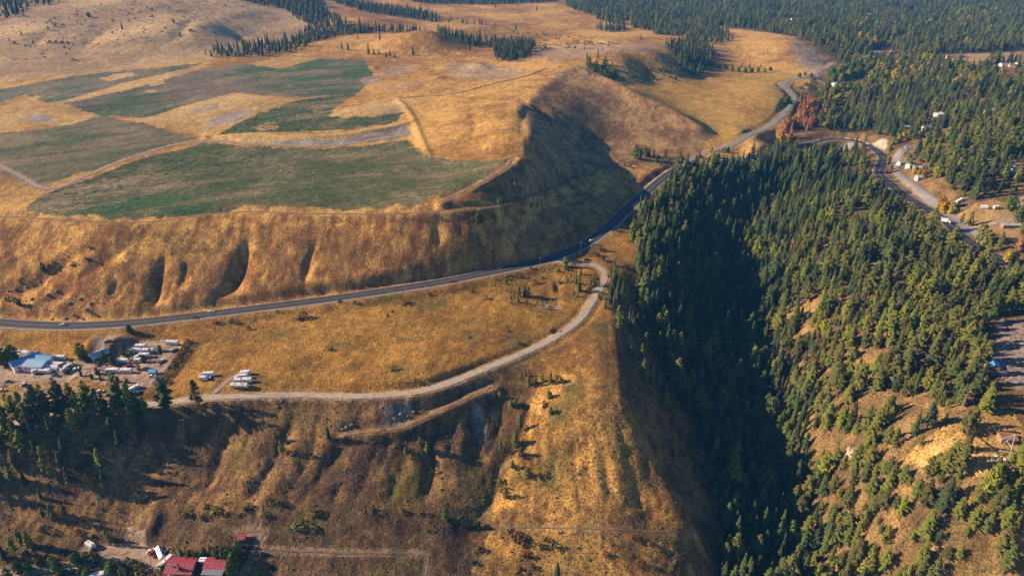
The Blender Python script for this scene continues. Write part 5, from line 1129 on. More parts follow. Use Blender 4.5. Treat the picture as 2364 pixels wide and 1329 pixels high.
def trailer(u, v, L, rz, label, body='white_panel', stripe='stripe', nm='travel_trailer', cat='trailer', H=2.3, group='trailers in the yard', windows=3):
    """towed camper: rounded box on wheels, windows, door, roof vents, hitch"""
    W = 2.45; rz = R(rz)
    x, y, z, dx, dy = level_spot(u, v, L, W, rz)
    root = empty(nm, (x, y, z), rz); root.rotation_euler = (math.atan(dy), -math.atan(dx), rz)
    part('body', cached(('tb', round(L, 1), body, H), lambda: box_mesh('body', -L/2, L/2, -W/2, W/2, 0.55, 0.55 + H, MAT[body], (0.12, 0.55, 0.05, 0.05), 0.14)), root)
    for s in (-1, 1):
        part('stripe', cached(('ts', round(L, 1), stripe), lambda: box_mesh('stripe', -L/2 + .3, L/2 - .5, -0.01, 0.01, 0.95, 1.15, MAT[stripe])), root, (0, s * (W/2 + 0.012), 0))
        for k in range(windows):
            xx = -L/2 + L * (k + 0.7) / (windows + 0.4)
            part('window', cached(('tw',), lambda: box_mesh('window', -0.5, 0.5, -0.012, 0.012, 1.75, 2.35, MAT['dark_glass'])), root, (xx, s * (W/2 - 0.015), 0))
    part('door', cached(('td',), lambda: box_mesh('door', -0.35, 0.35, -0.02, 0.02, 0.7, 2.5, MAT['cream_panel'])), root, (L * 0.33, -W/2 - 0.01, 0))
    for k in (-0.25, 0.2):
        part('roof_vent', cached(('tv',), lambda: box_mesh('roof_vent', -0.38, 0.38, -0.3, 0.3, 0, 0.26, MAT['grey_panel'], (.05,) * 4)), root, (k * L, 0, 0.54 + H))
    part('skirt', cached(('tk', round(L, 1)), lambda: box_mesh('skirt', -L/2 + .2, L/2 - .4, -W/2 + .1, W/2 - .1, 0.32, 0.56, MAT['dark_paint'])), root)
    part('hitch', cached(('th',), lambda: box_mesh('hitch', 0, 1.2, -0.35, 0.35, 0.4, 0.52, MAT['dark_paint'], (0, 0, .0, .0))), root, (L/2 - 0.3, 0, 0))
    wheels(root, (-0.45, 0.35), W/2 - 0.18)
    tag(root, label, cat, group); return root

def motorhome(u, v, L, rz, label, body='white_panel'):
    W = 2.45; rz = R(rz); x, y, z, dx, dy = level_spot(u, v, L, W, rz)
    root = empty('motorhome', (x, y, z), rz); root.rotation_euler = (math.atan(dy), -math.atan(dx), rz)
    part('body', box_mesh('body', -L/2, L/2 - 1.5, -W/2, W/2, 0.5, 3.15, MAT[body], (.1, .0, .05, .05), .12), root)
    part('overcab', box_mesh('overcab', L/2 - 1.55, L/2 - 0.4, -W/2 + .05, W/2 - .05, 2.0, 3.1, MAT[body], (0, .35, .05, .05), .1), root)
    cb = part('cab', box_mesh('cab', L/2 - 1.6, L/2, -1.0, 1.0, 0.5, 1.35, MAT[body], (0, .1, .05, .05), .08), root)
    part('windscreen', box_mesh('windscreen', L/2 - 1.5, L/2 - .45, -.92, .92, 1.34, 2.02, MAT['dark_glass'], (0, .35, .05, .05)), cb)
    for s in (-1, 1):
        for k in (-0.3, 0.0): part('window', box_mesh('window', -.5, .5, -.012, .012, 1.7, 2.3, MAT['dark_glass']), root, (k * L, s * (W/2 - .01), 0))
        part('stripe', box_mesh('stripe', -L/2 + .2, L/2 - 1.7, -.01, .01, .95, 1.2, MAT['stripe']), root, (0, s * (W/2 + .012), 0))
    for k in (-0.3, -0.02): part('roof_vent', box_mesh('roof_vent', -.38, .38, -.3, .3, 0, .25, MAT['grey_panel']), root, (k * L, 0, 3.14))
    wheels(root, (-L * .25, L/2 - .9), W/2 - .2, .4); tag(root, label, 'motorhome'); return root

def car(u, v, rz, label, paint='white_panel', L=4.5, pickup=False, van=False, group=None, lift=0.0, nm=None):
    W = 1.8; rz = R(rz); x, y, z, dx, dy = level_spot(u, v, L, W, rz)
    root = empty(nm or ('pickup_truck' if pickup else 'van' if van else 'car'), (x, y, z + lift), rz); root.rotation_euler = (math.atan(dy), -math.atan(dx), rz)
    part('body', cached(('cb', paint, L), lambda: box_mesh('body', -L/2, L/2, -W/2, W/2, .28, .92, MAT[paint], (.12, .2, .06, .06), .09)), root)
    if pickup:
        ca, cbx = -0.2, 1.15
        part('cargo_bed', cached(('bed', paint, L), lambda: box_mesh('cargo_bed', -L/2 + .1, -.35, -W/2 + .12, W/2 - .12, .9, 1.0, MAT['dark_paint'])), root)
    elif van: ca, cbx = -L/2 + .05, L/2 - 1.0
    else: ca, cbx = -L/2 + .55, L/2 - 1.25
    g = part('cabin', cached(('cg', pickup, van, L), lambda: box_mesh('cabin', ca, cbx, -.82, .82, .9, 1.5 if not van else 1.95, MAT['dark_glass'], (.35 if not van else .05, .55, .14, .14), .05)), root)
    part('roof', cached(('cr', paint, pickup, van, L), lambda: box_mesh('roof', ca + (.38 if not van else .05), cbx - .58, -.66, .66, (1.49 if not van else 1.94), (1.54 if not van else 1.99), MAT[paint])), g)
    for s in (-1, 1):
        part('headlight', cached(('ch',), lambda: box_mesh('headlight', -.04, .04, -.17, .17, .6, .76, MAT['white_panel'])), root, (L/2 - .07, s * .6, 0))
        part('tail_light', cached(('ct',), lambda: box_mesh('tail_light', -.04, .04, -.15, .15, .6, .8, MAT['red_paint'])), root, (-L/2 + .05, s * .62, 0))
    wheels(root, (-L * .3, L * .3), W/2 - .1); tag(root, label, 'truck' if pickup else 'van' if van else 'car', group); return root

def gable(u, v, L, W, h, rh, rz, label, wall, roof, nm='house', cat='house', over=0.5, wins=3, open_front=False, hip=0.0, skew=0.0):
    """house with two roof panels, ridge along its length, windows and door"""
    rz = R(rz); x, y, z = spot(u, v)
    c, s = math.cos(rz), math.sin(rz)
    zz = [float(height(x + c*a*L/2 - s*b*W/2, y + s*a*L/2 + c*b*W/2)) for a in (-1, 1) for b in (-1, 1)]
    z = sum(zz) / 4; dn = z - min(zz) + 0.4
    root = empty(nm, (x, y, z), rz)
    hL, hW = L/2, W/2
    if open_front:
        V = [(-hL, hW, -dn), (hL, hW, -dn), (hL, hW, h), (-hL, hW, h), (-hL, hW - .15, -dn), (hL, hW - .15, -dn), (hL, hW - .15, h), (-hL, hW - .15, h)]
        mesh_obj('wall', V, [(0, 1, 2, 3), (7, 6, 5, 4), (0, 3, 7, 4), (1, 5, 6, 2)], MAT[wall], root)
        for a in (-1, 0, 1):
            part('post', box_mesh('post', -.12, .12, -.12, .12, -dn, h, MAT['wood_wall']), root, (a * (hL - .2), -hW + .2, 0))
    else:
        V = [(-hL, -hW, -dn), (hL, -hW, -dn), (hL, hW, -dn), (-hL, hW, -dn), (-hL, -hW, h), (hL, -hW, h), (hL, hW, h), (-hL, hW, h), (-hL, 0, h + rh), (hL, 0, h + rh)]
        mesh_obj('wall', V, [(0, 1, 5, 4), (2, 3, 7, 6), (1, 2, 6, 9, 5), (3, 0, 4, 8, 7)], MAT[wall], root)
        for k in range(wins):
            xx = -hL + L * (k + .5) / wins
            for sgn in (-1, 1):
                w_ = part('window', cached(('gw', sgn), lambda: box_mesh('window', -.55, .55, -.03, .03, .9, 2.0, MAT['white_panel'])), root, (xx, sgn * (hW + .02), 0))
                part('pane', cached(('gp', sgn), lambda: box_mesh('pane', -.47, .47, -.035, .035, .98, 1.92, MAT['dark_glass'])), w_, (0, sgn * .012, 0))
        part('door', box_mesh('door', -.45, .45, -.03, .03, 0, 2.05, MAT['wood_wall']), root, (-hL + L * .5 / max(wins, 1) + 1.1 if L > 4 else 0, -hW - .03, 0))
    t = 0.12; ex = hL + over
    for sgn in (-1, 1):
        ey = hW + over; ez = h - rh * over / hW
        V = [(-ex, sgn * ey, ez), (ex, sgn * ey, ez), (ex, 0, h + rh), (-ex, 0, h + rh)]
        V = V + [(a, b, c_ + t) for a, b, c_ in V]
        rp = mesh_obj('roof_panel', V, [(0, 1, 2, 3), (7, 6, 5, 4), (0, 4, 5, 1), (1, 5, 6, 2), (2, 6, 7, 3), (3, 7, 4, 0)], MAT[roof], root)
        for q in range(int(L / 1.2)):                                   # standing seams
            xx = -ex + (q + .5) * 2 * ex / int(L / 1.2)
            a = np.array([xx, sgn * ey, ez + t]); b = np.array([xx, sgn * .05, h + rh + t])
            mesh_obj('seam', [a + (-.03, 0, 0), a + (.03, 0, 0), b + (.03, 0, 0), b + (-.03, 0, 0), a + (0, 0, .07), b + (0, 0, .07)], [(0, 4, 5, 3), (4, 1, 2, 5)], MAT[roof], rp)
    part('ridge_cap', box_mesh('ridge_cap', -ex, ex, -.15, .15, h + rh + t - .03, h + rh + t + .06, MAT[roof]), root)
    tag(root, label, cat); return root

def lean_roof(parent, x0, x1, y0, y1, za, zb, mat, name='porch_roof'):
    """single slope roof on posts, from y0 (height za) to y1 (height zb)"""
    V = [(x0, y0, za), (x1, y0, za), (x1, y1, zb), (x0, y1, zb)]; V += [(a, b, c + .1) for a, b, c in V]
    o = mesh_obj(name, V, [(0, 1, 2, 3), (7, 6, 5, 4), (0, 4, 5, 1), (1, 5, 6, 2), (2, 6, 7, 3), (3, 7, 4, 0)], MAT[mat], parent)
    for xx in (x0 + .2, x1 - .2): part('post', box_mesh('post', -.08, .08, -.08, .08, -0.5, za, MAT['wood_wall']), parent, (xx, y0 + .15, 0))
    return o

def tunnel(u, v, L, r, rz, label):
    rz = R(rz); x, y, z = spot(u, v); root = empty('poly_tunnel', (x, y, z), rz); n = 10
    V = [(xx, -r * math.cos(math.pi * k / n), r * 1.05 * math.sin(math.pi * k / n) - .1) for xx in (-L/2, L/2) for k in range(n + 1)]
    F = [(k, n + 1 + k, n + 2 + k, k + 1) for k in range(n)] + [tuple(range(n, -1, -1)), tuple(range(n + 1, 2 * n + 2))]
    mesh_obj('cover', V, F, MAT['film'], root, False)
    for q in range(int(L / 1.1) + 1):
        xx = -L/2 + q * L / int(L / 1.1)
        mesh_obj('hoop', [(xx + dx, -(r + e) * math.cos(math.pi * k / n), (r + e) * 1.05 * math.sin(math.pi * k / n) - .1) for dx, e in ((-.05, .0), (0, .07), (.05, .0)) for k in range(n + 1)],
                 [(a * (n + 1) + k, (a + 1) * (n + 1) + k, (a + 1) * (n + 1) + k + 1, a * (n + 1) + k + 1) for a in (0, 1) for k in range(n)], MAT['cream_panel'], root)
    part('door', box_mesh('door', -.02, .02, -.6, .6, 0, 1.9, MAT['grey_panel']), root, (L/2 + .02, 0, 0))
    tag(root, label, 'greenhouse'); return root

POLE = None
def pole(u, v, h, rz, label, group='utility poles', arms=1, mat='pole_wood'):
    x, y, z = spot(u, v); root = empty('utility_pole', (x, y, z), R(rz))
    part('shaft', cached(('ps', h, mat), lambda: cyl_mesh('shaft', .19, h + 1, MAT[mat], 8, 'z', .12)), root, (0, 0, (h - 1) / 2))
    for k in range(arms):
        a = part('crossarm', cached(('pa',), lambda: box_mesh('crossarm', -1.3, 1.3, -.07, .07, -.08, .08, MAT['galvanised'])), root, (0, .2, h - .5 - k * 1.0))
        for xx in (-1.1, 0, 1.1): part('insulator', cached(('pi',), lambda: cyl_mesh('insulator', .07, .25, MAT['white_panel'], 6)), a, (xx, 0, .2))
    tag(root, label, 'pole', group); return (x, y, z + h)
def cable(name, a, b, sag, rad, label, mat='dark_paint'):
    a = np.array(a); b = np.array(b); n = 20; V = []; F = []
    for k in range(n + 1):
        t = k / n; p = a * (1 - t) + b * t; p = p - np.array([0, 0, sag * 4 * t * (1 - t)])
        for q in range(4): V.append(p + rad * np.array([math.cos(q * 1.571) * .7, math.cos(q * 1.571) * .7, math.sin(q * 1.571)]))
    for k in range(n):
        for q in range(4): F.append((k*4+q, k*4+(q+1) % 4, (k+1)*4+(q+1) % 4, (k+1)*4+q))
    o = mesh_obj(name, V, F, MAT[mat]); tag(o, label, 'cable'); return o

# ---- trailer yard on the bench
gable(62, 838, 17, 8, 3.2, 2.0, 52, "blue roofed barn wing running back at the left of the yard", 'white_panel', 'blue_roof', 'barn', 'barn', .4, 4)
gable(90, 845, 13, 11, 3.2, 1.4, -6, "low hall with pale blue ribbed roof in front of the blue barn", 'white_panel', 'pale_blue_roof', 'hall', 'building', .4, 4)
gable(106, 833, 11, 6, 3.0, 1.3, -8, "narrow blue roofed shed behind the pale blue hall", 'white_panel', 'blue_roof', 'shed', 'shed', .3, 2)
tunnel(117, 849, 12, 2.6, -5, "long white ribbed greenhouse tunnel beside the pale blue hall")
tunnel(134, 841, 8, 2.0, -5, "shorter white greenhouse tunnel behind the long one")
gable(145, 848, 4.5, 4, 2.3, 1.0, 50, "small grey roofed shed at the end of the greenhouse tunnels", 'grey_panel', 'grey_roof', 'shed', 'shed', .2, 1)
trailer(161, 847, 5.5, 48, "grey covered camper right of the greenhouse tunnels", 'cream_panel')
trailer(154, 856, 5.0, 48, "beige tarped camper in front of the grey covered one", 'grey_panel', windows=1)
trailer(140, 829, 8.5, -4, "long white camper parked on the road behind the tunnels")
trailer(87, 859, 5.5, 45, "short white camper angled in front of the hall")
trailer(107, 860, 8.0, -6, "white camper with open awning in front of the tunnels")
for k, (u, v, rz_, lb, pt) in enumerate([(46,816,-30,"white van beside the tall trees left of the blue barn",'white_panel'),(98,823,-12,"white car on the dirt road behind the blue barn",'white_panel'),(75,817,-15,"silver car parked behind the blue barn roof",'grey_paint')]):
    car(u, v, rz_, lb, pt, van=(k == 0))
trailer(62, 819, 6.5, -20, "white camper parked behind the blue barn beside the trees")
gable(230, 826, 10, 7.5, 3.2, 1.7, 55, "open shed with teal and cream metal roof cut into the bank", 'dark_wall', 'teal_roof', 'open_shed', 'shed', .5, 2, True)
car(224, 835, 20, "dark car parked under the teal roofed shed", 'dark_paint'); car(229, 833, 30, "blue pickup in the shade of the teal roofed shed", 'blue_paint', 5.2, True)
car(250, 789, 5, "dark pickup on the bank above the teal roofed shed", 'dark_paint', 5.2, True)
for u, v, L, rz_, lb in [(327,803,7.6,-4,"white camper in the top row of the yard"),(316,812,7.6,-4,"white camper with dark awning in the second row"),(345,813,8.6,-5,"long white camper right of the dark awning one"),
                        (335,824,7.6,-3,"white camper in the third row behind a small tree"),(320,828,4.0,35,"tiny white camper left in the third row"),(286,837,7.6,-6,"white camper at the left of the fourth row"),
                        (321,836,5.0,-4,"short white camper at the right of the fourth row"),(262,859,9.0,-5,"white and green camper in the front row of the yard"),(294,860,8.0,-5,"white camper at the right of the front row")]:
    trailer(u, v, L, rz_, lb, 'white_panel', 'green_panel' if 'green' in lb else 'stripe')
root = gable(242, 859, 5, 3.2, 2.4, .5, -5, "grey carport at the left end of the front row", 'dark_wall', 'grey_roof', 'carport', 'carport', .3, 1, True)
trailer(399, 795, 9.2, -8, "white cargo trailer at the top right corner of the yard", 'white_panel', windows=1)
car(404, 810, 50, "black pickup beside the hedge in the yard", 'dark_paint', 5.2, True)
car(361, 816, -12, "dark blue car behind the long white camper", 'blue_paint')
gable(355, 863, 4.2, 3.2, 2.4, .9, -4, "small light blue shed near the yard hedge", 'pale_blue_roof', 'blue_roof', 'shed', 'shed', .25, 1)
car(360, 882, 75, "bright blue pickup at the lower corner of the yard", 'blue_paint', 5.4, True)
car(255, 888, 10, "red car at the drive edge below the small trees", 'red_paint')
trailer(307, 903, 9.5, 48, "long white trailer parked askew behind the pines", 'white_panel', windows=2)
car(295, 909, 45, "white pickup beside the long askew trailer", 'white_panel', 5.2, True); car(316, 907, 40, "dark car right of the askew trailer", 'dark_paint'); car(322, 906, 40, "blue car right of the askew trailer", 'blue_paint'); car(312, 908, 40, "silver car close to the askew trailer", 'grey_paint')
car(232, 905, 20, "white car half hidden between the pines", 'white_panel'); car(6, 902, 10, "white car at the left edge on the meadow", 'white_panel'); car(53, 888, 60, "small white car beside the meadow track", 'white_panel', 3.2); car(275, 912, 45, "white pickup behind the tall pine", 'white_panel', 5.2, True)
for u, v, rz_, lb, pt, pk in [(372,835,70,"white pickup beside the yard hedge halfway down",'white_panel',1),(300,846,5,"red car behind the front row campers",'red_paint',0),(309,818,80,"silver car between the camper rows",'grey_paint',0),(338,851,-5,"silver car near the lime tree in the yard",'grey_paint',0),
                             (274,845,10,"dark car left of the fourth row camper",'dark_paint',0),(176,852,40,"white car on the open dirt of the yard",'white_panel',0),(128,868,-5,"blue car on the drive before the greenhouse tunnels",'blue_paint',0),(33,852,20,"grey car at the left end of the hall",'grey_paint',0),(352,870,0,"white car below the small blue shed",'white_panel',0),(20,882,5,"silver car on the drive at the left edge",'grey_paint',0)]:
    car(u, v, rz_, lb, pt, 5.2 if pk else 4.4, bool(pk))
# ---- trailers parked on the grass by the gravel road
for u, v, L, rz_, lb, nm in [(484,868,7.6,-2,"white camper with three windows in the left pair on the bench grass",'travel_trailer'),(471,877,5.0,-4,"short white camper in front of the left pair",'travel_trailer'),
                         (569,865,6.8,-2,"back camper of the right group on the bench grass",'travel_trailer'),(564,872,5.8,-2,"second camper from the back of the right group",'travel_trailer'),
                         (568,881,8.6,-2,"longest camper in the middle of the right group",'travel_trailer'),(553,883,6.0,-4,"camper left of the longest one in the right group",'travel_trailer'),(555,892,11.0,-3,"front cream cargo trailer of the right group",'cargo_trailer')]:
    trailer(u, v, L, rz_, lb, 'cream_panel' if 'cream' in lb else 'white_panel', nm=nm, group='trailers parked on the bench grass')
car(542, 885, 178, "dark pickup at the left of the front cream trailer", 'dark_paint', 5.4, True); car(478, 873, -4, "white pickup between the two left campers", 'white_panel', 5.2, True); trailer(549, 875, 3.0, -4, "tiny white trailer left of the right group on the bench grass", 'white_panel', nm='utility_trailer', H=1.6, windows=0)
# ---- houses at the lower left
hs = gable(424, 1316, 13, 9.5, 3.6, 2.2, -2, "large house with red metal roof at the bottom left", 'dark_wall', 'red_roof', 'house', 'house', .6, 4)
part('chimney', box_mesh('chimney', -.3, .3, -.3, .3, 4.6, 6.6, MAT['grey_panel']), hs, (-3.5, -2.2, 0))
h2 = gable(503, 1309, 10.5, 6.5, 3.0, 1.5, -2, "smaller red roofed house with a grey porch roof", 'dark_wall', 'red_roof', 'house', 'house', .4, 3)
lean_roof(h2, -5.3, 5.3, -6.6, -3.7, 2.2, 2.75, 'grey_roof')
h3 = gable(398, 1343, 8, 6, 2.6, 1.2, -3, "red roofed shed under a white tarp at the bottom edge", 'dark_wall', 'red_roof', 'shed', 'shed', .4, 2)
V = []; n = 14
for k in range(5):
    for q in range(n): V.append((math.cos(6.283*q/n) * 2.5 * math.cos(k * .39), math.sin(6.283*q/n) * 2.2 * math.cos(k * .39), 3.2 + 1.15 * math.sin(k * .39)))
mesh_obj('tarp', V, [(k*n+q, k*n+(q+1) % n, (k+1)*n+(q+1) % n, (k+1)*n+q) for k in range(4) for q in range(n)], MAT['film'], h3, True)
gable(561, 1246, 3.2, 3.2, 2.3, .7, 0, "tiny red roofed shed on the brown slope", 'dark_wall', 'red_roof', 'shed', 'shed', .3, 0)
motorhome(378, 1281, 8.5, -52, "white motorhome with roof vents parked beside the red house")
motorhome(388, 1302, 8.5, 58, "long white bus like motorhome left of the red roof", 'cream_panel')
car(349, 1273, 40, "white car left of the motorhome on the drive", 'white_panel'); car(355, 1276, 35, "red car beside the white motorhome", 'red_paint'); car(386, 1274, 60, "dark car in the shade behind the motorhome", 'dark_paint'); car(379, 1303, 60, "grey car left of the bus like motorhome", 'grey_paint'); car(361, 1284, 80, "small black car in front of the motorhome", 'dark_paint', 3.0)
trailer(498, 1326, 7.5, -2, "white trailer with three dark roof openings before the grey porch", 'white_panel'); trailer(474, 1296, 4.5, -4, "white canopy trailer between the two red roofs", 'white_panel')
trailer(211, 1262, 6.0, -25, "white camper with a teal skirt on the upper drive", 'white_panel', 'green_panel'); motorhome(230, 1332, 7.5, 12, "white motorhome at the bottom edge among green trees")
# ---- cars on the roads
HWY = 'cars on the highway'
car(146, 751, 178, "white car on the highway at the left edge", 'white_panel', group=HWY); car(487, 722, 8, "white car on the highway below the dark gully", 'white_panel', group=HWY)
car(1045, 651, 10, "red car on the highway below the hillside", 'red_paint', group=HWY); car(2002, 333, -40, "white car on the far highway curve", 'white_panel', group=HWY); car(2007, 342, -45, "red car on the far highway curve", 'red_paint', group=HWY)
car(1587, 376, 10, "white car at the junction of highway and side road", 'white_panel', group=HWY); car(1820, 352, 8, "white car on the shaded highway below the rust trees", 'white_panel', group=HWY)
car(1364, 557, 35, "white car parked on the highway verge at the bend", 'white_panel', 4.0); car(1355, 601, -5, "dark car at the gravel road turnoff", 'dark_paint')
def box_truck(u, v, rz, label):
    rz = R(rz); x, y, z = spot(u, v, .15); root = empty('box_truck', (x, y, z), rz)
    part('cargo_box', box_mesh('cargo_box', -4.2, 1.9, -1.25, 1.25, .9, 3.6, MAT['white_panel'], (0,) * 4, .06), root)
    cb = part('cab', box_mesh('cab', 2.0, 4.0, -1.15, 1.15, .5, 2.6, MAT['white_panel'], (0, .5, .08, .08), .1), root); part('windscreen', box_mesh('windscreen', 3.4, 3.98, -1.0, 1.0, 1.5, 2.3, MAT['dark_glass'], (0, .3, 0, 0)), cb)
    wheels(root, (-2.8, 3.0), 1.1, .48); tag(root, label, 'truck')
box_truck(2182, 514, -38, "white box truck on the highway at the right")
# ---- houses in the woods
gable(1930, 198, 12, 8, 3.2, 2, 8, "white roofed house at the end of the drive near the pit", 'white_panel', 'white_panel'); gable(1924, 172, 12, 7, 3, 2, 20, "grey roofed house among trees by the gravel pit", 'wood_wall', 'grey_panel')
gable(2197, 134, 22, 10, 4, 2.4, -6, "long cream house in the far clearing", 'cream_panel', 'brown_roof'); gable(2215, 133, 14, 9, 4, 2.2, -6, "brown roofed annex beside the long cream house", 'cream_panel', 'grey_roof')
gable(2320, 153, 16, 9, 3.5, 2, 0, "grey roofed house at the edge of the far right field", 'cream_panel', 'grey_roof'); gable(2352, 153, 13, 9, 4, 2.5, 10, "white gabled house at the far right edge", 'white_panel', 'grey_roof'); gable(2336, 155, 9, 7, 3.5, 2, -20, "cream house between the far right houses", 'cream_panel', 'brown_roof')
gable(2166, 268, 10, 7, 3, 1.6, 15, "white roofed cabin among the pines on the right hill", 'white_panel', 'white_panel'); gable(2088, 298, 9, 6, 3, 1.5, -10, "grey roofed cabin beside the hill road end", 'wood_wall', 'grey_panel')
gable(2104, 384, 9, 6, 2.8, 1.3, 10, "pale roofed house behind the yellow roadside trees", 'cream_panel', 'pale_blue_roof'); gable(2122, 392, 10, 7, 2.8, 1.3, -5, "teal roofed house behind the yellow roadside trees", 'cream_panel', 'teal_roof'); gable(2122, 414, 7, 6, 2.8, 1.3, 5, "small blue grey shed right of the hill road", 'grey_panel', 'pale_blue_roof', 'shed', 'shed')
gable(2080, 380, 7, 5, 2.6, 1.3, 15, "small pale shed left of the yellow trees", 'cream_panel', 'grey_panel', 'shed', 'shed')
trailer(2217, 466, 7, 15, "white camper at the pine edge of the right clearing", 'white_panel'); car(2226, 464, 10, "blue pickup beside the white camper in the clearing", 'blue_paint', 5.2, True); car(2219, 476, 20, "dark car on the grass of the right clearing", 'dark_paint'); trailer(2273, 482, 5.5, -30, "white camper alone on the right clearing", 'white_panel'); trailer(2300, 482, 5, 0, "cream camper near the dirt pile in the clearing", 'cream_panel')
car(2172, 444, -25, "orange pickup beside the pines at the lane end", 'orange_paint', 5.2, True); car(2046, 355, -30, "yellow truck beside the highway curve", 'yellow_paint', 5.4, True); car(2092, 342, 80, "white pickup at the top of the hill road", 'white_panel', 5.2, True)
gable(2335, 524, 15, 4, 2.2, .5, -4, "long low shed with grey roof beside the farm lane", 'wood_wall', 'grey_panel', 'shed', 'shed', .3, 3)
gable(2288, 850, 7, 6, 3, 1.4, 70, "blue roofed house hidden in the pines by the paved lot", 'wood_wall', 'blue_roof')
FARH = [(1785,30,"grey roofed house in the far wood above the pit",'grey_roof'),(1832,47,"pale roofed house in the small far clearing",'white_panel'),(2005,36,"grey roofed house near the top of the far wood",'grey_panel'),(2062,122,"brown roofed house in the mid far wood",'brown_roof'),(2020,126,"white roofed house in the mid far wood",'white_panel'),
        (1985,137,"grey roofed house behind the leafy patch",'grey_roof'),(2075,168,"pale roofed cabin among autumn trees",'cream_panel'),(2098,172,"brown roofed cabin among autumn trees",'brown_roof'),(2262,310,"white roofed house on the right wooded hill",'white_panel'),(2140,300,"grey roofed house on the right wooded hill",'grey_roof'),
        (2340,392,"pale roofed house in the clearing at the right edge",'white_panel'),(2352,395,"grey roofed shed in the clearing at the right edge",'grey_roof'),(2145,330,"blue roofed house behind the hill road top",'pale_blue_roof'),(2170,342,"brown roofed house behind the hill road top",'brown_roof'),(2230,395,"cream roofed cabin deep in the right pines",'cream_panel'),(2285,262,"white roofed house by the small right clearing",'white_panel')]
for k, (u, v, lb, rf) in enumerate(FARH): gable(u, v, 11 + k % 3 * 2, 8, 3.4, 2.0, (k * 37) % 60 - 20, lb, 'cream_panel' if k % 2 else 'wood_wall', rf)
# ---- utility poles
tops = [pole(u, v, h, rz_, lb) for u, v, h, rz_, lb in [
 (888,699,12,-12,"utility pole by the highway, farthest left of the highway row"),(1046,675,12,-12,"utility pole beside the red car on the highway"),(1154,651,12,-14,"utility pole by the highway left of the scrubby hollow"),(1247,627,12,-18,"utility pole by the highway before the gravel road turnoff"),
 (1340,590,12,-30,"utility pole by the highway at the verge bend"),(1465,604,10,10,"utility pole on the grassy point above the ravine"),(1243,586,11,-18,"utility pole on the uphill side of the highway"),(1162,812,11,-5,"utility pole alone in the dry bench field"),(562,908,12,-5,"utility pole in front of the parked cream trailer"),(757,900,10,-5,"utility pole beside the gravel road left of the field"),(345,772,10,-5,"utility pole on the grass above the trailer yard"),(595,755,10,-8,"utility pole between highway and bench field"),(430,1010,13,5,"utility pole on the shaded front slope"),
 (244,1219,12,0,"utility pole on the lower left slope above the drive"),(172,780,9,-5,"utility pole above the blue barn beside the highway bank"),(2312,890,13,0,"utility pole beside the paved lot at the right")]]
for k in range(3): cable('power_line', tops[k], tops[k + 1], 1.2, .03, f"power line along the highway, {ORD[k]} span from the left")
ax, ay, az = spot(190, 1192)
pole(190, 1192, 9, 30, "short utility pole on the shaded lower left slope")
bx, by, bz = spot(330, 1400); cable('power_line', (ax, ay, az + 9), (bx, by, bz + 10), 1.5, .07, "sunlit cable slanting down over the lower left drive", 'pole_wood')

# ---- lookout clearing: cabin, leaning timber booms, ground letters
gable(2322, 1016, 6.5, 5, 2.6, 0.7, -8, "log cabin with brown roof in the lookout clearing", 'wood_wall', 'brown_roof', 'cabin', 'cabin', .6, 2)
def beam(name, a, b, r, parent, mat='galvanised'):
    a = Vector(a) - parent.location; b = Vector(b) - parent.location; d = b - a
    o = part(name, cyl_mesh(name, r, d.length, MAT[mat], 8), parent, tuple((a + b) / 2)); o.rotation_mode = 'QUATERNION'; o.rotation_quaternion = d.to_track_quat('Z', 'Y'); return o
fa = [Vector(spot(*q)) for q in ((2330,1060), (2302,1036), (2297,1036), (2312,1052))]
def on_ray(u, v, y):
    d = ray(u, v); t = y / d[1]; return Vector((d[0] * t, y, CAM_Z + d[2] * t))
ap1 = on_ray(2344, 1001, fa[0].y + 1.5); ap2 = on_ray(2243, 995, fa[2].y + 1.0)
sw = empty('swing_frame', tuple(fa[1])); tag(sw, "tall leaning pole frame beside the log cabin at the lookout", 'frame')
beam('leg', fa[0], ap1, .22, sw); beam('leg', fa[1], ap1, .2, sw); beam('boom', fa[2], ap2, .22, sw, 'dark_wall'); beam('boom', fa[3], ap2, .22, sw, 'dark_wall')
beam('brace', fa[0] * .55 + ap1 * .45, fa[1] * .45 + ap1 * .55, .12, sw); beam('brace', fa[2] * .5 + ap2 * .5, fa[3] * .5 + ap2 * .5, .14, sw); beam('brace', fa[0] * .75 + ap1 * .25, fa[1], .12, sw); beam('tie', ap1, ap2 * .3 + fa[2] * .7, .08, sw)
for q in fa: part('footing', cyl_mesh('footing', .5, .6, MAT['grey_panel'], 10), sw, tuple(q - sw.location))
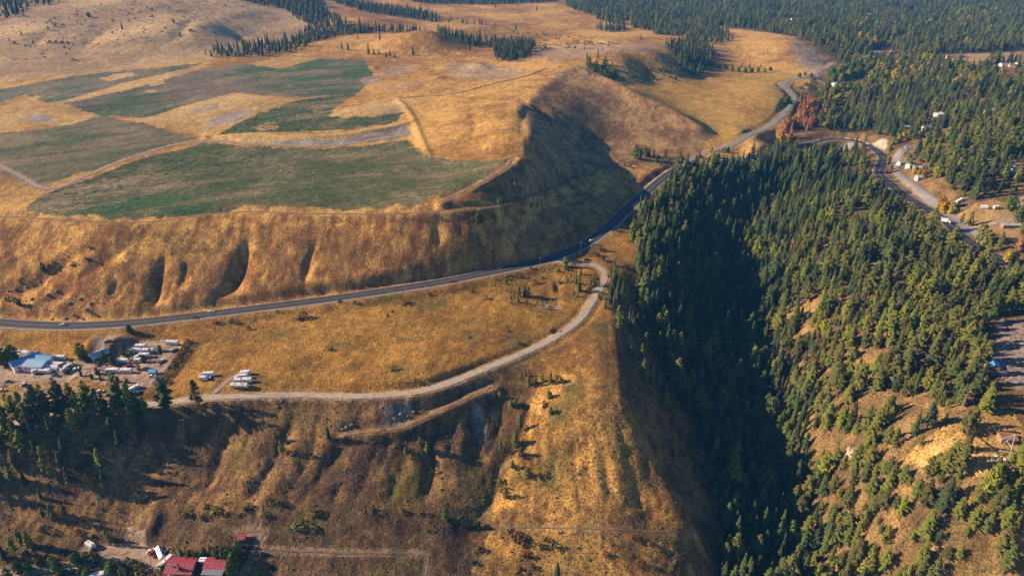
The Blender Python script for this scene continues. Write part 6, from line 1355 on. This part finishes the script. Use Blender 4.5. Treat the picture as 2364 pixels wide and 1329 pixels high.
def letters(u, v, rz, label):
    x, y, z = spot(u, v); root = empty('ground_letters', (x, y, z), R(rz))
    def bar(parent, x0, y0, x1, y1, w=.42):
        a = np.array([x0, y0]); b = np.array([x1, y1]); d = (b - a) / np.linalg.norm(b - a); n_ = np.array([-d[1], d[0]]) * w / 2
        P = [a - n_, b - n_, b + n_, a + n_]; c_, s_ = math.cos(R(rz)), math.sin(R(rz))
        hh = [float(height(x + c_*p[0] - s_*p[1], y + s_*p[0] + c_*p[1])) - z for p in P]
        V = [(p[0], p[1], h_ + .05) for p, h_ in zip(P, hh)] + [(p[0], p[1], h_ + .35) for p, h_ in zip(P, hh)]
        return V, [(0, 3, 2, 1), (4, 5, 6, 7), (0, 1, 5, 4), (1, 2, 6, 5), (2, 3, 7, 6), (3, 0, 4, 7)]
    def letter(strokes):
        V = []; F = []
        for s in strokes:
            v_, f_ = bar(root, *s); o_ = len(V); V += v_; F += [tuple(q + o_ for q in f) for f in f_]
        mesh_obj('letter', V, F, MAT['white_panel'], root)
    letter([(0, 3, 1.8, 3), (1.8, 3, 0, 0), (0, 0, 1.8, 0)]); letter([(2.7, 0, 2.7, 3)]); letter([(3.6, 0, 3.6, 3), (3.6, 3, 5, 3), (5, 3, 5, 1.5), (5, 1.5, 3.6, 1.5)])
    tag(root, "big white ZIP letters laid on the lookout grass", 'letters')
letters(2286, 1057, -55, "")
# small gate arch (tower) and fence of the lookout
def rail_fence(pix, label, n):
    L_ = resample(gline(pix), 3.0); root = empty('fence', (float(L_[0, 0]), float(L_[0, 1]), float(height(*L_[0])))); o = np.array(root.location)
    for k in range(len(L_)):
        z_ = float(height(*L_[k])); part('post', cached(('fp',), lambda: box_mesh('post', -.07, .07, -.07, .07, -.3, 1.3, MAT['wood_wall'])), root, (L_[k, 0] - o[0], L_[k, 1] - o[1], z_ - o[2]))
        if k:
            for hh in (.6, 1.15):
                a = np.array([*L_[k-1], float(height(*L_[k-1])) + hh]) - o; b = np.array([*L_[k], z_ + hh]) - o
                mesh_obj('rail', [a + (0, 0, -.06), b + (0, 0, -.06), b + (0, 0, .06), a + (0, 0, .06), a + (.04, .04, 0), b + (.04, .04, 0)], [(0, 1, 2, 3), (0, 4, 5, 1), (3, 2, 5, 4)], MAT['wood_wall'], root)
    tag(root, label, 'fence')
rail_fence([(606,1270),(700,1274),(800,1278),(900,1279),(983,1283)], "low rail fence along the paddock at the bottom", 0)
rail_fence([(584,1329),(606,1270),(624,1232)], "low rail fence beside the paddock path at the bottom", 0)
rail_fence([(2262,972),(2300,968),(2335,985)], "wooden rail fence at the back of the lookout clearing", 0)
# ------------------------------------------------------------------ crop rows: low ridges of plants, joined (far too many to count)
material('crop_leaf', (0.085, 0.120, 0.045), 0.9, 0.1, (0.15, 0.35))
def crop_rows(label, pix, space, hgt, keep, bias=0.0):
    P = gpoly(pix); r = np.random.default_rng(3)
    x0, y0 = P.min(0); x1, y1 = P.max(0)
    ph0 = (P[:, 1] - row_g(P[:, 0])).min(); ph1 = (P[:, 1] - row_g(P[:, 0])).max()
    K = np.arange(ph0, ph1, space)
    seg = 3.2
    xs = np.arange(x0, x1, seg)
    kk, xx = np.meshgrid(K, xs, indexing='ij')
    yy = kk + row_g(xx)
    ok = in_poly(xx.ravel(), yy.ravel(), P)
    dens = fbm((kk.ravel()) / 13, xx.ravel() / 70, 81, 4) * .6 + fbm(xx.ravel() / 60, yy.ravel() / 70, 85, 3) * .4 + bias
    ok &= r.random(len(ok)) < np.clip((dens - .38) * 5, 0.05, keep)
    kx, ks, ky = xx.ravel()[ok], kk.ravel()[ok], yy.ravel()[ok]
    n = len(kx); w = .55 * r.uniform(.6, 1.3, n); h = hgt * r.uniform(.5, 1.25, n); xb = kx + seg * r.uniform(.6, 1.0, n); yb = ks + row_g(xb)
    za = height(kx, ky); zb = height(xb, yb)
    V = np.stack([np.column_stack([kx, ky - w, za]), np.column_stack([kx, ky + w, za]), np.column_stack([kx, ky, za + h]),
                  np.column_stack([xb, yb - w, zb]), np.column_stack([xb, yb + w, zb]), np.column_stack([xb, yb, zb + h])], 1).reshape(-1, 3)
    b = np.arange(n)[:, None] * 6
    F = np.concatenate([b + [0, 3, 5, 2], b + [4, 1, 2, 5]], 0)
    o = bpy.data.objects.new('crop_rows', fast_mesh('crop_rows', V, F, [MAT['crop_leaf']])); col.objects.link(o)
    tag(o, label, None, None, 'stuff')
crop_rows("curved rows of green crop in the large front field", FIELD_MAIN, 3.4, .4, .7)
crop_rows("rows of crop in the middle field above the bank", FIELD_MID, 4, .5, .7)

# ---- sagebrush, bunch grass and scrub that dot the slopes: one mass
def tufts(label, n, zone, hr, mat, seed, near=650):
    r = np.random.default_rng(seed); P = gpoly(zone)
    x = r.uniform(P[:, 0].min(), P[:, 0].max(), n * 3); y = r.uniform(P[:, 1].min(), P[:, 1].max(), n * 3)
    ok = in_poly(x, y, P) & (fbm(x / 18, y / 18, 200 + seed, 3) > .46)
    for nm_, (line, wd) in ROADXY.items(): ok &= poly_dist(x, y, line, reach=30) > wd / 2 + 1.2
    x = x[ok][:n]; y = y[ok][:n]; m = len(x); z = height(x, y); h = r.uniform(*hr, m); w = h * r.uniform(.7, 1.3, m); a = r.uniform(0, 6.28, m)
    V = []; F = []
    ring = [np.column_stack([x + w * np.cos(a + q * 1.2566) * r.uniform(.7, 1.2, m), y + w * np.sin(a + q * 1.2566) * r.uniform(.7, 1.2, m), z - .1 + h * r.uniform(.0, .35, m)]) for q in range(5)]
    top = np.column_stack([x + r.normal(0, .2, m) * w, y + r.normal(0, .2, m) * w, z + h])
    V = np.stack(ring + [top], 1).reshape(-1, 3); b = np.arange(m)[:, None] * 6
    F = np.concatenate([b + [q, (q + 1) % 5, 5] for q in range(5)], 0)
    o = bpy.data.objects.new('scrub', fast_mesh('scrub', V, F, [MAT[mat]])); col.objects.link(o); tag(o, label, None, None, 'stuff')
tufts("dry bunch grass tufts dotting the front slope and the spur", 14000, [(-100,1030),(300,950),(600,930),(900,925),(1200,830),(1420,735),(1440,930),(1665,1340),(1665,1400),(-100,1400)], (.18, .42), 'sage', 11)
tufts("low dark brush dotting the front slope", 420, [(-100,1030),(300,950),(600,930),(900,925),(1240,880),(1440,930),(1665,1340),(-100,1400)], (.4, .9), 'shrub_olive', 12)
tufts("grass clumps dotting the dry bench field", 9000, [(420,760),(900,690),(1180,650),(1300,690),(1330,740),(1000,890),(600,905),(430,890)], (.18, .4), 'shrub_olive', 13)
tufts("brown weed clumps on the hillside above the highway", 9000, [(0,520),(300,520),(560,495),(1000,497),(1250,450),(1420,420),(1400,510),(1280,585),(1040,640),(500,700),(0,735)], (.2, .5), 'shrub_rust', 14)
tufts("low scrub in the hollow by the gravel road bend", 350, [(1120,650),(1260,612),(1390,620),(1380,660),(1330,735),(1180,700)], (.4, 1.0), 'shrub_olive', 15)
tufts("brush on the forest floor of the right slope", 2600, [(1880,700),(2000,500),(2200,560),(2364,650),(2364,1329),(1950,1329),(1900,1050)], (.3, .75), 'shrub_olive', 16)

tufts("dark scrub on the hummocks of the far plateau", 420, [(1040,90),(1130,60),(1250,75),(1320,85),(1440,100),(1400,120),(1300,112),(1230,125),(1130,100),(1060,110)], (1.2, 3.2), 'shrub_green', 17)
tufts("brush on the shaded plateau scarp", 160, [(1400,165),(1480,150),(1560,145),(1600,165),(1560,190),(1480,195),(1420,195)], (1.0, 3.0), 'shrub_green', 18)
tufts("weeds on the pale upper left hill", 500, [(0,150),(200,120),(450,100),(600,70),(600,10),(300,10),(0,70)], (.8, 2.2), 'shrub_green', 19)

# ---- crash barrier on the outside of the far highway curve
def barrier(label, pix):
    L_ = resample(gline(pix), 6.0); P = np.column_stack([L_, height(L_[:, 0], L_[:, 1]) + .2])
    root = empty('crash_barrier', tuple(map(float, P[0])))
    for k in range(len(P) - 1):
        a, b = P[k] - P[0], P[k + 1] - P[0]
        mesh_obj('panel', [a, b, b + (0, 0, 1.0), a + (0, 0, 1.0), a + (0, -.3, 0), b + (0, -.3, 0), b + (0, -.2, 1.0), a + (0, -.2, 1.0)], [(0, 1, 2, 3), (7, 6, 5, 4), (3, 2, 6, 7)], MAT['red_paint' if k % 2 else 'white_panel'], root)
    tag(root, label, 'barrier')
barrier("red and white crash barrier along the far highway curve", [(1886,322),(1910,318),(1936,316),(1965,318),(1990,323),(2004,331)])

# ---- rock outcrops
def rock(u, v, s, label, group):
    x, y, z = spot(u, v); r = np.random.default_rng(int(u * 7 + v))
    bm = bmesh.new(); bmesh.ops.create_icosphere(bm, subdivisions=2, radius=1)
    for q in bm.verts:
        k = 1 + .35 * (r.random() - .5) ; q.co = Vector((q.co.x * k * s, q.co.y * k * s * .8, max(q.co.z, -.5) * k * s * .55))
    me = bpy.data.meshes.new('rock'); bm.to_mesh(me); bm.free(); me.materials.append(MAT['rock'])
    o = bpy.data.objects.new('rock', me); col.objects.link(o); o.location = (x, y, z + .05 * s); o.rotation_euler = (0, 0, r.uniform(0, 6)); tag(o, label, 'rock', group)
for words_, L_ in [("on the rocky left end of the hillside", [(35,668,2.2),(60,662,1.8),(90,650,1.7),(75,690,2),(110,680,2.2),(130,672,1.8),(95,655,1.5),(160,700,2.4),(185,690,2.2),(200,715,2.6),(150,735,2.4),(120,737,2),(170,726,1.8),(210,700,1.6),(140,690,1.6),(20,672,1.6),(190,735,1.4),(80,745,1.3)]),
                   ("on the rocky ledge of the front slope", [(800,985,2),(812,980,1.5),(790,990,1.7),(925,955,1.8),(940,960,1.6),(955,950,1.4),(910,965,1.3),(650,925,1.3),(640,938,1.2),(632,980,1),(880,940,1.2)])]:
    for k, (u, v, s) in enumerate(sorted(L_)): rock(u, v, s * .8, f"grey brown rock {words_}, {ORD[k]} from the left", f"rocks {words_}")

# ------------------------------------------------------------------ the air: thin even haze round the camera and the whole place
hz = bpy.data.materials.new("haze"); hz.use_nodes = True
for n in list(hz.node_tree.nodes):
    if n.type == 'BSDF_PRINCIPLED': hz.node_tree.nodes.remove(n)
pv_ = hz.node_tree.nodes.new("ShaderNodeVolumePrincipled")
pv_.inputs["Color"].default_value = (0.10, 0.42, 1.0, 1)
pv_.inputs["Density"].default_value = 0.00008
pv_.inputs["Anisotropy"].default_value = 0.0
hz.node_tree.links.new(pv_.outputs[0], hz.node_tree.nodes["Material Output"].inputs["Volume"])
X0, X1, YA, YB, ZA, ZB = -9600, 9600, -400, 9900, -30, 345
haze = mesh_obj("haze", [(x, y, z) for z in (ZA, ZB) for y in (YA, YB) for x in (X0, X1)],
                [(0, 2, 3, 1), (4, 5, 7, 6), (0, 1, 5, 4), (1, 3, 7, 5), (3, 2, 6, 7), (2, 0, 4, 6)], hz)
tag(haze, "thin pale blue haze in the air", None, None, "stuff")
